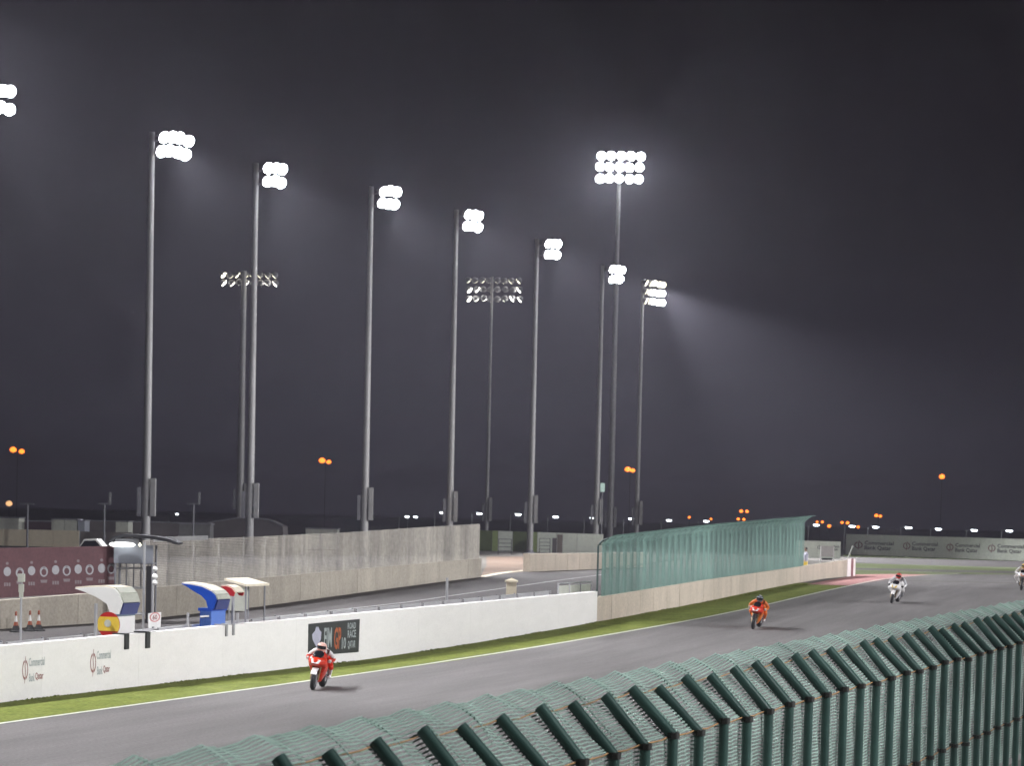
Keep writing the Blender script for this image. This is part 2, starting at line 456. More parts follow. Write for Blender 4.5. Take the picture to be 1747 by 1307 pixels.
# ================================================================== FLOODLIGHT PYLONS
def can_mesh():
    a = MB(); a.lathe([(0.10, -0.34), (0.20, -0.30), (0.31, -0.10), (0.37, 0.05), (0.37, 0.10)], n=12, axis='y')
    return a
def flood_parts():
    can = can_mesh(); can.smooth = True; cm = can.mesh('lamp_housing'); cm.materials.append(galvd)
    ln = MB(); ln.lathe([(0.35, 0.101), (0.33, 0.14), (0.20, 0.17), (0.02, 0.185)], n=12, axis='y')
    out = {}
    for k, m in (('hot', lens), ('mid', lens_mid), ('dim', lens_dim)):
        me = ln.mesh('lens'); me.materials.append(m); out[k] = me
    return cm, out
CAN, LENS = flood_parts()
def spot(parent, loc, aim, power, size=R(104), rad=0.7, blend=0.35, col=(0.97, 0.97, 1.0), halo=True):
    ld = bpy.data.lights.new('floodlight_beam', 'SPOT'); ld.energy = power; ld.spot_size = size; ld.spot_blend = blend
    ld.shadow_soft_size = rad; ld.color = col
    lo = bpy.data.objects.new('floodlight_beam', ld); COL.objects.link(lo); lo.parent = parent
    lo.location = loc
    if halo:      # added wide spot that makes the glow around the lamp head
        pd = bpy.data.lights.new('floodlight_halo', 'SPOT'); pd.energy = power * (0.016 if loc[2] < 40 and world_loc(parent).y > 130 else 0.004); pd.shadow_soft_size = 0.5; pd.color = col; pd.spot_size = R(165); pd.spot_blend = 0.5
        po = bpy.data.objects.new('floodlight_halo', pd); COL.objects.link(po); po.parent = parent; po.location = loc; po.rotation_euler = (Vector((aim[0], aim[1], loc[2] - 12)) - world_loc(parent) - Vector(loc)).to_track_quat('-Z', 'Y').to_euler()
    w = world_loc(parent) + Vector(loc)
    lo.rotation_euler = (Vector(aim) - w).to_track_quat('-Z', 'Y').to_euler(); return lo
def pylon(base, ztop, label, rb=0.30, rt=0.18, rows=2, cols=3, sp=0.55, rsp=0.95, az=-40, tilt=28, side=0.95, lensk='hot',
          box=True, aim=None, power=0, cone=84, srad=0.7, scale=1.0, group='floodlight pylons along the pit side', boxz=3.9, jitter=0, mix=None, spin=0.0):
    t = thing('floodlight_pylon', label, 'floodlight', base, 0, group)
    hgt = ztop - base.z
    a = MB(); a.tube([(0, 0, 0), (0, 0, hgt * 0.5), (0, 0, hgt)], [rb, (rb + rt) / 2, rt], 14); a.build('pole', polem, t, False, True)
    a = MB(); a.lathe([(rb * 1.9, 0), (rb * 1.9, 0.06), (rb * 1.15, 0.08), (rb * 1.1, 0.35)], n=14); a.build('base_plate', galvd, t, False)
    if box:
        for s_, m_, w_, h_, dz_ in ((1, polem, 0.34, 2.5, 0.12), (-1, galvd, 0.24, 1.9, -0.2)):
            b = MB(); zc_ = boxz + dz_; b.box((s_ * (rb + 0.16), -0.12, zc_), (w_, 0.5, h_))
            b.box((s_ * (rb + 0.16), -0.375, zc_ + h_ * .23), (w_ * .8, 0.02, h_ * .42)); b.box((s_ * (rb + 0.16), -0.375, zc_ - h_ * .24), (w_ * .8, 0.02, h_ * .42))
            b.build('control_cabinet', m_, t, False)
    w = R(az); d = Vector((math.cos(w), math.sin(w), 0)); c = Vector((-math.sin(w), math.cos(w), 0))
    c0 = Vector((side, 0, 0)) + d * 0.25
    half = (cols - 1) / 2 * sp
    for r_ in range(rows):
        z = hgt - 0.35 - r_ * rsp
        a = MB(); a.tube([c0 + c * (-half - 0.25) + Vector((0, 0, z)), c0 + c * (half + 0.25) + Vector((0, 0, z))], 0.06 * scale, 6)
        a.tube([Vector((0, 0, z - 0.25)), c0 + Vector((0, 0, z))], 0.05 * scale, 6); a.build('cross_arm', galvd, t, False)
        for k in range(cols):
            p = c0 + c * (k * sp - half + RNG.uniform(-.07, .07) + (0.07 if r_ == 0 else -0.05)) + d * 0.35 * scale + Vector((0, 0, z + RNG.uniform(-.05, .05) - 0.05 * (k - (cols - 1) / 2) ** 2 * (0.84 / rsp if cols < 5 else 0)))
            yaw = az + RNG.uniform(-9, 9) + (RNG.uniform(-jitter, jitter) if jitter else 0) + spin * (k - (cols - 1) / 2)
            dd = Vector((math.cos(R(yaw)), math.sin(R(yaw)), 0)) * math.cos(R(tilt)) + Vector((0, 0, -math.sin(R(tilt))))
            q = dd.to_track_quat('Y', 'Z').to_euler()
            o = inst('flood_lamp', CAN, t, p); o.rotation_euler = q; o.scale = (scale,) * 3
            kk = lensk if mix is None else mix(r_, k)
            inst('lens', LENS[kk], o, (0, 0, 0))
    if aim is not None and power:
        spot(t, tuple(c0 + d * (0.75 * scale) + Vector((0, 0, hgt - 0.9))), aim, power, size=R(cone), rad=srad)
    return t
def pyl_at(px, pyb_Y, ytop):
    p = atY(px, 890, pyb_Y); b = Vector((p.x, p.y, gz(p.y)))
    return b, topz(b, px, ytop)
track_c = lambda y: Vector((on_line(WLs, min(y, 150)).x + 6, y, 0))
def row_Y(px_l, lamp_y):     # depth from apparent mast height (24.5 m over the eye)
    hor = 882 + ROLL * (px_l - XP); return 24.5 * F / (hor - lamp_y)
names = [(249, 225, 4, 'tallest looking floodlight mast, bright twin lamp rows, left of the white pit stand'),
         (426, 278, 3, 'bright floodlight mast with a darker mast close behind it'),
         (622, 318, 3, 'floodlight mast rising behind the middle of the brown mesh fence'),
         (767, 358, 3, 'floodlight mast near the right end of the brown mesh fence'),
         (905, 408, 3, 'floodlight mast at the left end of the short concrete block'),
         (1017, 453, 3, 'floodlight mast just left of the green debris fence across the track')]
ROWP = []
for i, (px, yt, n, lab) in enumerate(names):
    Y = row_Y(px, yt + 12); b, zt = pyl_at(px, Y, yt)
    ROWP.append((b, zt))
    pylon(b, zt, lab, cols=n, az=-52, tilt=24, side=0.95 if n == 3 else 1.15, aim=(b.x + 18, b.y - 8, 0), power=FLOOD * 1.6, sp=0.55 if n == 3 else 0.60, scale=1.12)
# the mast whose lamps just enter the frame at the left, and the ones before it outside the frame
step = (ROWP[5][0] - ROWP[0][0]) / 5
b0 = atY(-34, 890, 143); b0 = Vector((b0.x, b0.y, gz(b0.y)))
pylon(b0, topz(b0, -34, 144), 'floodlight mast whose lamps are cut by the left edge of the photo', cols=3, az=-52, tilt=24, side=0.6, aim=(b0.x + 15, b0.y - 8, 0), power=FLOOD * 0.55)
for i, (x, y) in enumerate(((-32, 120), (-29, 92), (-30, 62), (-40, 34))):
    b = Vector((x, y, gz(y)))
    if i < 4:
        pylon(b, b.z + 29, 'floodlight mast outside the frame, ' + ord_(i) + ' before the left edge', cols=3, az=-10, tilt=35, side=0.6, aim=(b.x + 26, b.y - 1, 0), power=FLOOD * 1.5 * (1.3, 1.35, 1.15, 0.75)[i], cone=88, srad=0.7)
# masts of the stand side, outside the frame on the right and behind the camera
for i, (x, y) in enumerate(((62, 0), (74, 40), (90, 85), (112, 130), (30, 14), (135, 200))):  # last two masts are added as fill for the verge and far hoarding
    b = Vector((x, y, gz(y)))
    pylon(b, b.z + 26, 'unseen grandstand side floodlight mast outside the frame, ' + ord_(i) + ' one', az=160, cols=4, tilt=35, side=-0.5,
          aim=(x - 60, y + 22, 2), power=FLOOD * 3.7 * (0.50, 0.72, 0.92, 1.2, 0.22, 0.9)[i], cone=68 if i < 5 else 110, group='floodlight pylons on the grandstand side')
# big far mast facing the camera
b, zt = pyl_at(1041, 300, 262)
pylon(b, zt, 'tallest far floodlight mast with fifteen bright lamps in three rows', rb=0.42, rt=0.22, rows=3, cols=5, sp=1.18, rsp=1.35, az=-93, tilt=18, side=0.1, scale=1.5,
      aim=(b.x - 4, b.y - 60, 0), power=FLOOD * 0.8, cone=78, boxz=3.4, group='far floodlight pylons')
# masts turned away
b, zt = pyl_at(409, 245, 462)
pylon(b, zt, 'dark mast behind the second mast with a wide row of dim lamps', rb=0.40, rt=0.24, rows=2, cols=8, sp=0.76, rsp=0.75, az=80, tilt=40, side=0.35, jitter=60,
      scale=0.95, mix=lambda r_, k: 'mid' if r_ == 1 and k != 3 else 'dim', box=True, boxz=4.6, group='far floodlight pylons', spin=-24)
b, zt = pyl_at(830, 262, 472)
pylon(b, zt, 'mast between two bright ones with three rows of mostly turned away lamps', rb=0.22, rt=0.13, rows=3, cols=8, sp=0.78, rsp=0.95, az=80, tilt=40, side=0.1, jitter=45,
      scale=0.95, mix=lambda r_, k: 'mid' if (r_ == 2 and k != 3) or (r_ == 1 and k in (0, 6, 7)) else 'dim', group='far floodlight pylons', spin=-24)
b, zt = pyl_at(1086, 258, 478)
pylon(b, zt, 'mast rising from the green fence with lamps half lit on its right', rb=0.26, rt=0.16, rows=3, cols=5, sp=0.66, rsp=0.95, az=-45, tilt=26, side=0.75, jitter=8,
      scale=0.95, mix=lambda r_, k: 'hot' if r_ > 0 and k >= 2 else 'dim', group='far floodlight pylons', spin=-25, aim=(b.x + 31, b.y - 26, 0), power=FLOOD * 5.0, cone=52)

# ================================================================== PIT WALL (white)
pw = thing('pit_wall', 'long white painted pit wall with printed logos between verge and pit lane', 'wall', WB[0])
wz1 = topz(WB[0], 0, 1103); wz2 = topz(WB[1], 1018, 1009.5)
Lw = (WB[1] - WB[0]).length
def wall_top(u): return wz1 + (wz2 - wz1) * u / Lw
PANEL = 5.0
u = Lw; k = 0
panel_me = None
while u > -70:
    u2 = u - PANEL + 0.004
    a = MB(); zt = wall_top((u + u2) / 2)
    th = 0.30
    o3 = [wallP.pt(u2, -0.05, 0), wallP.pt(u, -0.05, 0), wallP.pt(u, wall_top(u), 0), wallP.pt(u2, wall_top(u2), 0)]
    a.prism(o3, -wallP.n * th); a.build('wall_panel', whitew, pw)
    u -= PANEL
a = MB(); a.prism([wallP.pt(U0 + 10, -0.05, -0.02), wallP.pt(Lw - 0.02, -0.05, -0.02), wallP.pt(Lw - 0.02, wall_top(Lw) - 0.02, -0.02), wallP.pt(-60, wall_top(-60) - 0.02, -0.02)][0:0] or
                  [wallP.pt(-68, -0.05, -0.03), wallP.pt(Lw - 0.03, -0.05, -0.03), wallP.pt(Lw - 0.03, wall_top(Lw) - 0.03, -0.03), wallP.pt(-68, wall_top(-68) - 0.03, -0.03)], -wallP.n * 0.24)
a.build('wall_core', concrete, pw)
for (x0, ytop, x1, s_) in ((38, 1118, 76, -0.1), (154, 1106, 189, -0.1)):
    emblem(rect_fn(wallP, x0, ytop + 2, x0 + 10, ytop + 50, slope=s_), pmaroon, 'logo_emblem', pw)
    text_on('Commercial', rect_fn(wallP, x0 + 11, ytop + 5, x1, ytop + 20, slope=s_), pgrey, 'logo_lettering', pw)
    text_on('Bank', rect_fn(wallP, x0 + 11.5, ytop + 32, x0 + 21, ytop + 46, slope=s_), pgrey, 'logo_lettering', pw)
    text_on('Qatar', rect_fn(wallP, x0 + 22, ytop + 30, x1 - 2, ytop + 44, slope=s_), pmaroon, 'logo_lettering', pw)
# dark poster
def px_poly(pl, pts, off): return [pl.pt(*pl.hit(x, y), off) for x, y in pts]
pb_ = tag(MB().prism(px_poly(wallP, [(526, 1065), (613, 1056.5), (611, 1113), (525, 1120)], 0.02), -wallP.n * 0.018).build('poster', black), 'dark printed poster with crest and orange lettering on the white pit wall', 'poster')
crest = MB(); crest.add(px_poly(wallP, [(531, 1083), (536, 1077), (538, 1070), (542, 1070), (544, 1076), (547, 1079), (546, 1091), (541, 1104), (538, 1104), (532, 1092)], 0.028), [tuple(range(10))])
crest.build('crest_print', plila, pb_)
def vtext(body, x0, y0, x1, y1, m, s_=-0.1):
    text_on(body, rect_fn(wallP, x0, y0, x1, y1, off=0.028, slope=s_), m, 'poster_lettering', pb_)
vtext('FIM', 552, 1072, 565, 1106, pgrey); vtext('GP', 569, 1071, 581, 1109, porange)
vtext('10', 582, 1088, 589, 1108, pgrey); vtext('ROAD', 592, 1063, 606, 1074, pgrey); vtext('RACE', 592, 1076, 606, 1089, pgrey); vtext('QATAR', 592, 1094, 605, 1109, pgrey)

# tufts along the wall foot (grass nobody could count)
vs = []; fs = []
full = [back_extend(WB[0], WB[1], 40)] + WB[:3] + [k_]
for a_, b_ in zip(full, full[1:]):
    L = (b_ - a_).length; n = int(L * 18); t = (b_ - a_).normalized(); nn = Vector((t.y, -t.x, 0))
    for i in range(n):
        c = a_.lerp(b_, (i + RNG.random()) / n) + nn * (0.02 + 0.22 * RNG.random() ** 2)
        h_ = (0.012 + 0.028 * abs(math.sin(c.y * 0.9) * math.sin(c.y * 0.37 + 1))) * RNG.uniform(0.6, 1.5)
        z = gz(c.y)
        for q in range(3):
            w = RNG.uniform(0, 3.14); dx = Vector((math.cos(w), math.sin(w), 0)) * RNG.uniform(0.02, 0.05)
            c2 = c + Vector((RNG.uniform(-.04, .04), RNG.uniform(-.04, .04), 0)); kk = len(vs)
            vs += [(c2.x - dx.x, c2.y - dx.y, z), (c2.x + dx.x, c2.y + dx.y, z), (c2.x + RNG.uniform(-.02, .02), c2.y, z + h_)]; fs.append((kk, kk + 1, kk + 2))
a = MB(); a.add(vs, fs); tag(a.build('grass_tufts', blade_m), 'uneven grass tufts growing along the foot of the walls', kind='stuff')

# ================================================================== CONCRETE BARRIER + GREEN DEBRIS FENCE across the track
cb = thing('concrete_barrier', 'weathered concrete barrier under the far green debris fence', 'barrier', WB[1])
def seg_wall(root, pts, tops, plen, m, th=0.30, name='concrete_panel', gap=0.015):
    """panels along a polyline of base points; tops are z of the top at each point"""
    for (a_, b_, za, zb) in zip(pts, pts[1:], tops, tops[1:]):
        L = (Vector((b_.x - a_.x, b_.y - a_.y, 0))).length; n = max(1, round(L / plen))
        pl = Plane(a_, b_)
        for i in range(n):
            u0 = L * i / n + gap / 2; u1 = L * (i + 1) / n - gap / 2
            t0 = za + (zb - za) * u0 / L; t1 = za + (zb - za) * u1 / L
            off = RNG.uniform(-0.006, 0.006)
            g0 = gz(pl.pt(u0, 0).y) - 0.05; g1 = gz(pl.pt(u1, 0).y) - 0.05
            MB().prism([pl.pt(u0, g0, off), pl.pt(u1, g1, off), pl.pt(u1, t1, off), pl.pt(u0, t0, off)], -pl.n * th).build(name, m, root)
CBp = [WB[1] - wallP.n * 0.02] + WB[2:]
mid = WB[2].lerp(WB[3], 0.5)
CBt = [topz(WB[1], 1018, 1020), topz(WB[2], 1200, 990.5), topz(WB[3], 1458, 954)]
_P = Plane(WB[2], WB[3])
seg_wall(cb, CBp, CBt, 2.0, concrete)
endP = Plane(WB[2], WB[3]); uE = (WB[3] - WB[2]).length
zE = CBt[2]; gE = gz(WB[3].y)
endw = mat('end_white', (0.82, 0.76, 0.75), 0.6); endr = mat('end_maroon', (0.20, 0.07, 0.08), 0.6)
for (x0, x1, m_) in ((1445, 1451, endw), (1451, 1455, endr), (1455, 1458.5, endw)):
    ua, _ = endP.hit(x0, 970); ub, _ = endP.hit(x1, 970)
    MB().prism([endP.pt(ua, gE - .05, 0.03), endP.pt(ub, gE - .05, 0.03), endP.pt(ub, zE + 0.02, 0.03), endP.pt(ua, zE + 0.02, 0.03)], -endP.n * 0.36).build('end_stripe', m_, cb)

def wires(P, nu, nv, du, dv, rh, rv, hsel, vsel, subu, m, name, parent):
    """woven wire sheet: P(u, v) -> point for arrays; horizontals at v in hsel, verticals at u in vsel"""
    allv = []; allf = []; k0 = 0
    def add(pts, A, B, r):
        nonlocal k0
        n = len(pts); ring = []
        for w in (90, 210, 330):
            ring.append(pts + r * (math.cos(R(w)) * A + math.sin(R(w)) * B))
        V = np.stack(ring, 1).reshape(-1, 3); allv.append(V)
        i = np.arange(n - 1)[:, None] * 3 + k0; j = np.arange(3)[None, :]; j2 = (j + 1) % 3
        allf.append(np.stack([i + j, i + j2, i + 3 + j2, i + 3 + j], -1).reshape(-1, 4)); k0 += n * 3
    Z = np.array((0, 0, 1.0)); N = np.array(du)          # du: unit normal of the sheet in plan, dv: unit along
    for v in hsel: add(P(subu, np.full(len(subu), v)), N, Z, rh)
    D = np.array(dv)
    for u_ in vsel: add(P(np.full(len(nv), u_), nv), D, N, rv)
    V = np.concatenate(allv); Fc = np.concatenate(allf)
    if parent is not None:
        w = world_loc(parent); V = V - np.array((w.x, w.y, w.z))
    me = bpy.data.meshes.new(name); me.vertices.add(len(V)); me.vertices.foreach_set('co', V.astype(np.float32).ravel())
    me.loops.add(Fc.size); me.loops.foreach_set('vertex_index', Fc.astype(np.int32).ravel())
    me.polygons.add(len(Fc)); me.polygons.foreach_set('loop_start', np.arange(0, Fc.size, 4, dtype=np.int32)); me.polygons.foreach_set('loop_total', np.full(len(Fc), 4, np.int32))
    me.update(); me.validate(); me.materials.append(m)
    o = bpy.data.objects.new(name, me); COL.objects.link(o); o.parent = parent
    o['kind'] = 'stuff'; return o

# plan line of the far fence: on top of the barrier from px 1024 to 1371
fA = Plane(WB[1], WB[2]); fB = endP
uf0, _ = fA.hit(1024.5, 1010); LfA = (WB[2] - WB[1]).length
uf1, _ = fB.hit(1370, 965)
TOT = (LfA - uf0) + uf1
def far_line(s):           # s metres along the fence -> point on the barrier centre line, barrier top z
    if s < LfA - uf0:
        u_ = uf0 + s; p = fA.pt(u_, 0, -0.15); z = CBt[0] + (CBt[1] - CBt[0]) * u_ / LfA
    else:
        u_ = s - (LfA - uf0); p = fB.pt(u_, 0, -0.15); z = CBt[1] + (CBt[2] - CBt[1]) * u_ / uE
    return p, z
ss = np.linspace(0, TOT, 400); LP = np.array([[*far_line(s)[0][:2], far_line(s)[1]] for s in ss])
ff = thing('debris_fence', 'green wire debris fence with curved top across the track', 'fence', far_line(0)[0] + Vector((0, 0, CBt[0])))
nF = fA.n.lerp(fB.n, 0.5).normalized(); dF = fA.d.lerp(fB.d, 0.5).normalized()
VH = 2.42
def far_P(u_, v):
    b = np.stack([np.interp(u_, ss, LP[:, i]) for i in range(3)], -1)
    w = np.where(v < VH, 0.06, 0.06 + 0.0); z = np.minimum(v, VH)
    t = np.clip((v - VH) / 0.62, 0, 1.2)
    out = 0.58 * t ** 1.1; up = 0.40 * np.sin(np.clip(t, 0, 1.2) * 1.35)
    cor = 0.12 * np.abs(np.sin(math.pi * u_ / (TOT / (int(TOT / 1.0))))) * np.clip(v / VH, 0, 1)
    off = w + out - cor + 0.12
    return b + off[:, None] * np.array(nF) + ((z + up) * (0.93 + 0.12 * u_ / TOT))[:, None] * np.array((0, 0, 1.0))
wires(far_P, None, np.concatenate([np.linspace(0.03, VH, 4), VH + np.linspace(0.1, 0.68, 6)]), tuple(nF), tuple(dF), 0.0125, 0.008,
      np.arange(0.04, VH + 0.68, 0.055), np.arange(0, TOT, 0.065), np.arange(0, TOT + 0.01, 0.25), meshf, 'wire_mesh', ff)
nposts = int(TOT / 1.0) + 1
for i in range(nposts):
    s = min(i * TOT / (nposts - 1), TOT); p, z = far_line(s)
    b = MB(); q = Vector((0, 0, 0)); nf = Vector(nF)
    hk = 0.93 + 0.12 * s / TOT; pts = [Vector((p.x, p.y, z)), Vector((p.x, p.y, z + (VH - 0.1) * hk)), Vector((p.x, p.y, z + VH * hk)) + nf * 0.05, Vector((p.x, p.y, z + (VH + 0.17) * hk)) + nf * 0.22, Vector((p.x, p.y, z + (VH + 0.27) * hk)) + nf * 0.45]
    b.tube(pts, 0.045, 6); b.build('fence_post', postf, ff)
for v_ in (0.05, 1.15, 2.2):
    pts = []
    for s in np.linspace(0, TOT, 40): p, z = far_line(s); pts.append(Vector((p.x, p.y, z + v_)) - Vector(nF) * 0.02)
    MB().tube(pts, 0.02, 5).build('tension_wire', postf, ff)

# ================================================================== PIT LANE SIDE: back barrier, mesh fence, banner
bk = thing('pit_lane_barrier', 'long weathered concrete barrier behind the pit lane', 'barrier', BB[0])
BT = [topz(BB[0], 0, 1025), topz(BB[1], 196, 1009.5), topz(BB[2], 440, 987), topz(BB[3], 821, 953)]
pbk = [back_extend(BB[0], BB[1], 70)] + BB; tbk = [BT[0]] + BT
seg_wall(bk, pbk, tbk, 2.5, conc_g)
mf = thing('mesh_fence', 'brownish see-through wire mesh fence on the pit lane barrier', 'fence', BB[1])
lineB = []
for a_, b_, za, zb in zip(pbk, pbk[1:], tbk, tbk[1:]):
    for i in range(20): t = i / 20; q = a_.lerp(b_, t); lineB.append((q.x, q.y, za + (zb - za) * t))
lineB.append((BB[3].x, BB[3].y, BT[3]))
lineB = np.array(lineB); sB = np.concatenate([[0], np.cumsum(np.linalg.norm(np.diff(lineB[:, :2], axis=0), axis=1))])
def sB_at(px):      # arc length where the barrier crosses image column px
    best = min(range(len(lineB)), key=lambda i: abs(pix(lineB[i])[0] - px)); return sB[best]
s0, s1 = sB_at(196), sB[-1]
ftop = {196: 925, 330: 921, 440: 917, 600: 909, 700: 902, 815: 895}
def fh(s):
    p = Vector([np.interp(s, sB, lineB[:, i]) for i in range(3)]); x = pix(p)[0]
    y = np.interp(x, list(ftop), list(ftop.values())); return topz(p, x, y) - p.z
sg = np.linspace(s0, s1, 60); fhg = np.array([fh(s) for s in sg])
nB = Plane(BB[1], BB[3]).n; dB = Plane(BB[1], BB[3]).d
def mf_P(u_, v):
    b = np.stack([np.interp(u_, sB, lineB[:, i]) for i in range(3)], -1)
    h_ = np.interp(u_, sg, fhg) * v
    return b - 0.15 * np.array(nB) + h_[:, None] * np.array((0, 0, 1.0))
wires(mf_P, None, np.array([0.0, 1.0]), tuple(nB), tuple(dB), 0.012, 0.011, np.linspace(0.02, 1.0, 27), np.arange(s0, s1, 0.07), np.arange(s0, s1 + .01, 0.5), wireb, 'wire_mesh', mf)
npf = 20
for i in range(npf + 1):
    s = s0 + (s1 - s0) * i / npf; p = Vector([np.interp(s, sB, lineB[:, j]) for j in range(3)]) - nB * 0.2; h_ = float(np.interp(s, sg, fhg))
    MB().tube([p, p + Vector((0, 0, h_ + 0.03))], 0.035, 6).build('fence_post', galvd, mf)
# translucent-looking pale sheets tied on the mesh near the left
shade = mat('pale_sheet', (0.30, 0.30, 0.30), 0.6, var=0.2, scale=0.8)
bpl = Plane(BB[1], BB[2])
MB().prism(px_poly(bpl, [(262, 917), (355, 914), (355, 921), (262, 925)], 0.0), -bpl.n * 0.03).build('top_sheet', shade, mf)
# maroon banner left
bnp = Plane(BB[0], BB[1])
bn = thing('banner', 'maroon banner with a row of pale badge prints on the pit lane barrier', 'banner', BB[0])
u0, z0 = bnp.hit(-120, 1030); u1, z1 = bnp.hit(197, 1012)
tl = bnp.hit(-120, 937)[1]; tr = bnp.hit(197, 932)[1]
MB().prism([bnp.pt(u0, BT[0], 0.02), bnp.pt(u1, BT[1], 0.02), bnp.pt(u1, tr, 0.02), bnp.pt(u0, tl, 0.02)], -bnp.n * 0.05).build('banner_cloth', maroon, bn)
def blob(cx, cy, rx, ry, m, name='badge_print', n=14, ring=0.0):
    mb = MB(); vs = []; fs = []
    for i in range(n):
        w = 2 * math.pi * i / n
        vs.append(bnp.pt(*bnp.hit(cx + rx * math.cos(w), cy - ry * math.sin(w)), 0.026))
    if ring:
        for i in range(n):
            w = 2 * math.pi * i / n
            vs.append(bnp.pt(*bnp.hit(cx + rx * ring * math.cos(w), cy + ry * 0.1 - ry * ring * math.sin(w)), 0.026))
        fs = [(i, (i + 1) % n, (i + 1) % n + n, i + n) for i in range(n)]
    else: fs = [tuple(range(n))]
    mb.add(vs, fs); return mb.build(name, m, bn)
k = 0
for x in (11.5, 53, 94, 132.5, 172.5):
    yb = 976 - x * 0.035
    blob(x, yb, 6.3, 8, bprint); blob(x, yb - 14, 2.5, 2.5, bprint2)
    for dx in (-4, 0, 4): MB().add(px_poly(bnp, [(x + dx - 1.5, yb + 19), (x + dx + 1.5, yb + 19), (x + dx + 1.5, yb + 25), (x + dx - 1.5, yb + 25)], 0.026), [(0, 1, 2, 3)]).build('banner_lettering', bprint2, bn)
for x in (33, 74, 113, 152, 189):
    yb = 979 - x * 0.045
    blob(x, yb, 7, 9, bprint, ring=0.62); blob(x, yb - 7, 2.2, 2.2, bprint2)
    MB().add(px_poly(bnp, [(x - 6, yb + 14), (x + 6, yb + 14), (x + 5, yb + 19), (x - 5, yb + 19)], 0.026), [(0, 1, 2, 3)]).build('banner_lettering', bprint2, bn)
# short barrier at the pit exit
sb = thing('short_barrier', 'short pale concrete barrier at the end of the sand strip', 'barrier', G(904, 976))
p1, p2, p3 = G(904, 976), G(1027, 971.3), G(1100, 968)
seg_wall(sb, [p1, p2, p3], [topz(p1, 904, 945), topz(p2, 1027, 944), topz(p3, 1100, 943)], 2.2, concrete, th=0.45)

# ================================================================== things behind at the pit exit
def back_panel(root, x0, x1, yt0, yt1, Y0, Y1, m, name='hoarding_panel', foot=True, th=0.08, n=1, zoff=0.0):
    for i in range(n):
        a0 = x0 + (x1 - x0) * i / n; a1 = x0 + (x1 - x0) * (i + 1) / n
        t0 = i / n; t1 = (i + 1) / n
        pa = atY(a0, 900, Y0 + (Y1 - Y0) * t0); pb2 = atY(a1, 900, Y0 + (Y1 - Y0) * t1)
        za = topz(pa, a0, yt0 + (yt1 - yt0) * t0); zb = topz(pb2, a1, yt0 + (yt1 - yt0) * t1)
        d = (pb2 - pa).normalized() * 0.015
        MB().prism([Vector((pa.x, pa.y, gz(pa.y) + zoff)) + d, Vector((pb2.x, pb2.y, gz(pb2.y) + zoff)) - d, Vector((pb2.x, pb2.y, zb)) - d, Vector((pa.x, pa.y, za)) + d], (0, th, 0)).build(name, m, root)
eh = thing('pit_exit_hoarding', 'row of green and pale hoarding panels behind the pit exit', 'hoarding', G(900, 944))
for (x0, x1, m_) in ((812, 840, olive), (840, 850, lime), (850, 875, hoard), (875, 905, olive), (905, 917, lime), (917, 950, hoard), (950, 985, hoard), (985, 1030, hoard)):
    back_panel(eh, x0, x1, 905 + (x0 - 817) * 0.033, 905 + (x1 - 817) * 0.033, 234, 234, m_)
def crowd_gate(px, pyb, wpx, label):
    b = G(px, pyb); sc = F / b.y; w = wpx / sc; h_ = 1.35
    t = thing('barrier_gate', label, 'barrier', b, 0, 'steel barrier frames at the pit exit')
    a = MB(); a.tube([(-w / 2, 0, 0), (-w / 2, 0, h_), (w / 2, 0, h_), (w / 2, 0, 0)], 0.035, 6); a.build('frame', darkm, t, False)
    for z in (0.35, 0.68, 1.0): MB().tube([(-w / 2, 0, z), (w / 2, 0, z)], 0.022, 5).build('rail', darkm, t, False)
    a = MB(); a.box((-w / 2, 0, 0.02), (0.06, 0.6, 0.04)); a.box((w / 2, 0, 0.02), (0.06, 0.6, 0.04)); a.build('foot', darkm, t, False)
    return t
for (x, y, w, l) in ((861, 947, 22, 'dark steel barrier frame in front of the white panel between two olive ones'),
                     (929, 944, 18, 'dark steel barrier frame left of the brown cabinet'),
                     (976, 943, 26, 'dark steel barrier frame right of the brown cabinet'),
                     (1005, 943, 24, 'dark steel barrier frame beside the green debris fence end')): crowd_gate(x, y, w, l)
bcab = mat('brown_box', (0.16, 0.13, 0.11), 0.7)
b = G(952, 944); t = thing('equipment_cabinet', 'brown two-part equipment cabinet behind the short barrier', 'cabinet', b)
a = MB(); a.box((0.15, 0, 0.85), (0.5, 0.5, 1.7)); a.build('tall_box', bcab, t, False)
a = MB(); a.box((-0.35, 0.05, 0.7), (0.42, 0.5, 1.4)); a.build('low_box', dimwall, t, False)
a = MB(); a.box((0.15, 0, 1.73), (0.56, 0.56, 0.05)); a.build('lid', conc_g, t, False)
t = thing('brick_planter', 'low brown block beside the sand strip', 'block', G(868, 974)) if False else None

# bollard pillar, white box barrier, thin post
b = G(872, 1027); b = wallP.shifted(-2.6); uu, _ = b.hit(872, 1015); pt_ = b.pt(uu, 0); pz = gz(pt_.y)
zt = topz(pt_, 872, 988); t = thing('bollard_pillar', 'cream square pillar with a pointed cap behind the white wall', 'pillar', Vector((pt_.x, pt_.y, pz)))
w_ = 17.5 / (F / pt_.y); h_ = zt - pz
MB().box((0, 0, (h_ - 0.12) / 2), (w_, w_, h_ - 0.12)).build('shaft', cream, t, False)
a = MB(); a.box((0, 0, h_ - 0.10), (w_ * 1.28, w_ * 1.28, 0.07)); a.build('cap_slab', cream, t, False)
a = MB(); q = w_ * 0.6; a.add([(-q, -q, h_ - 0.065), (q, -q, h_ - 0.065), (q, q, h_ - 0.065), (-q, q, h_ - 0.065), (0, 0, h_ + 0.04)], [(0, 1, 4), (1, 2, 4), (2, 3, 4), (3, 0, 4), (3, 2, 1, 0)]); a.build('cap', cream, t, False)
bpw = wallP.shifted(-1.2)
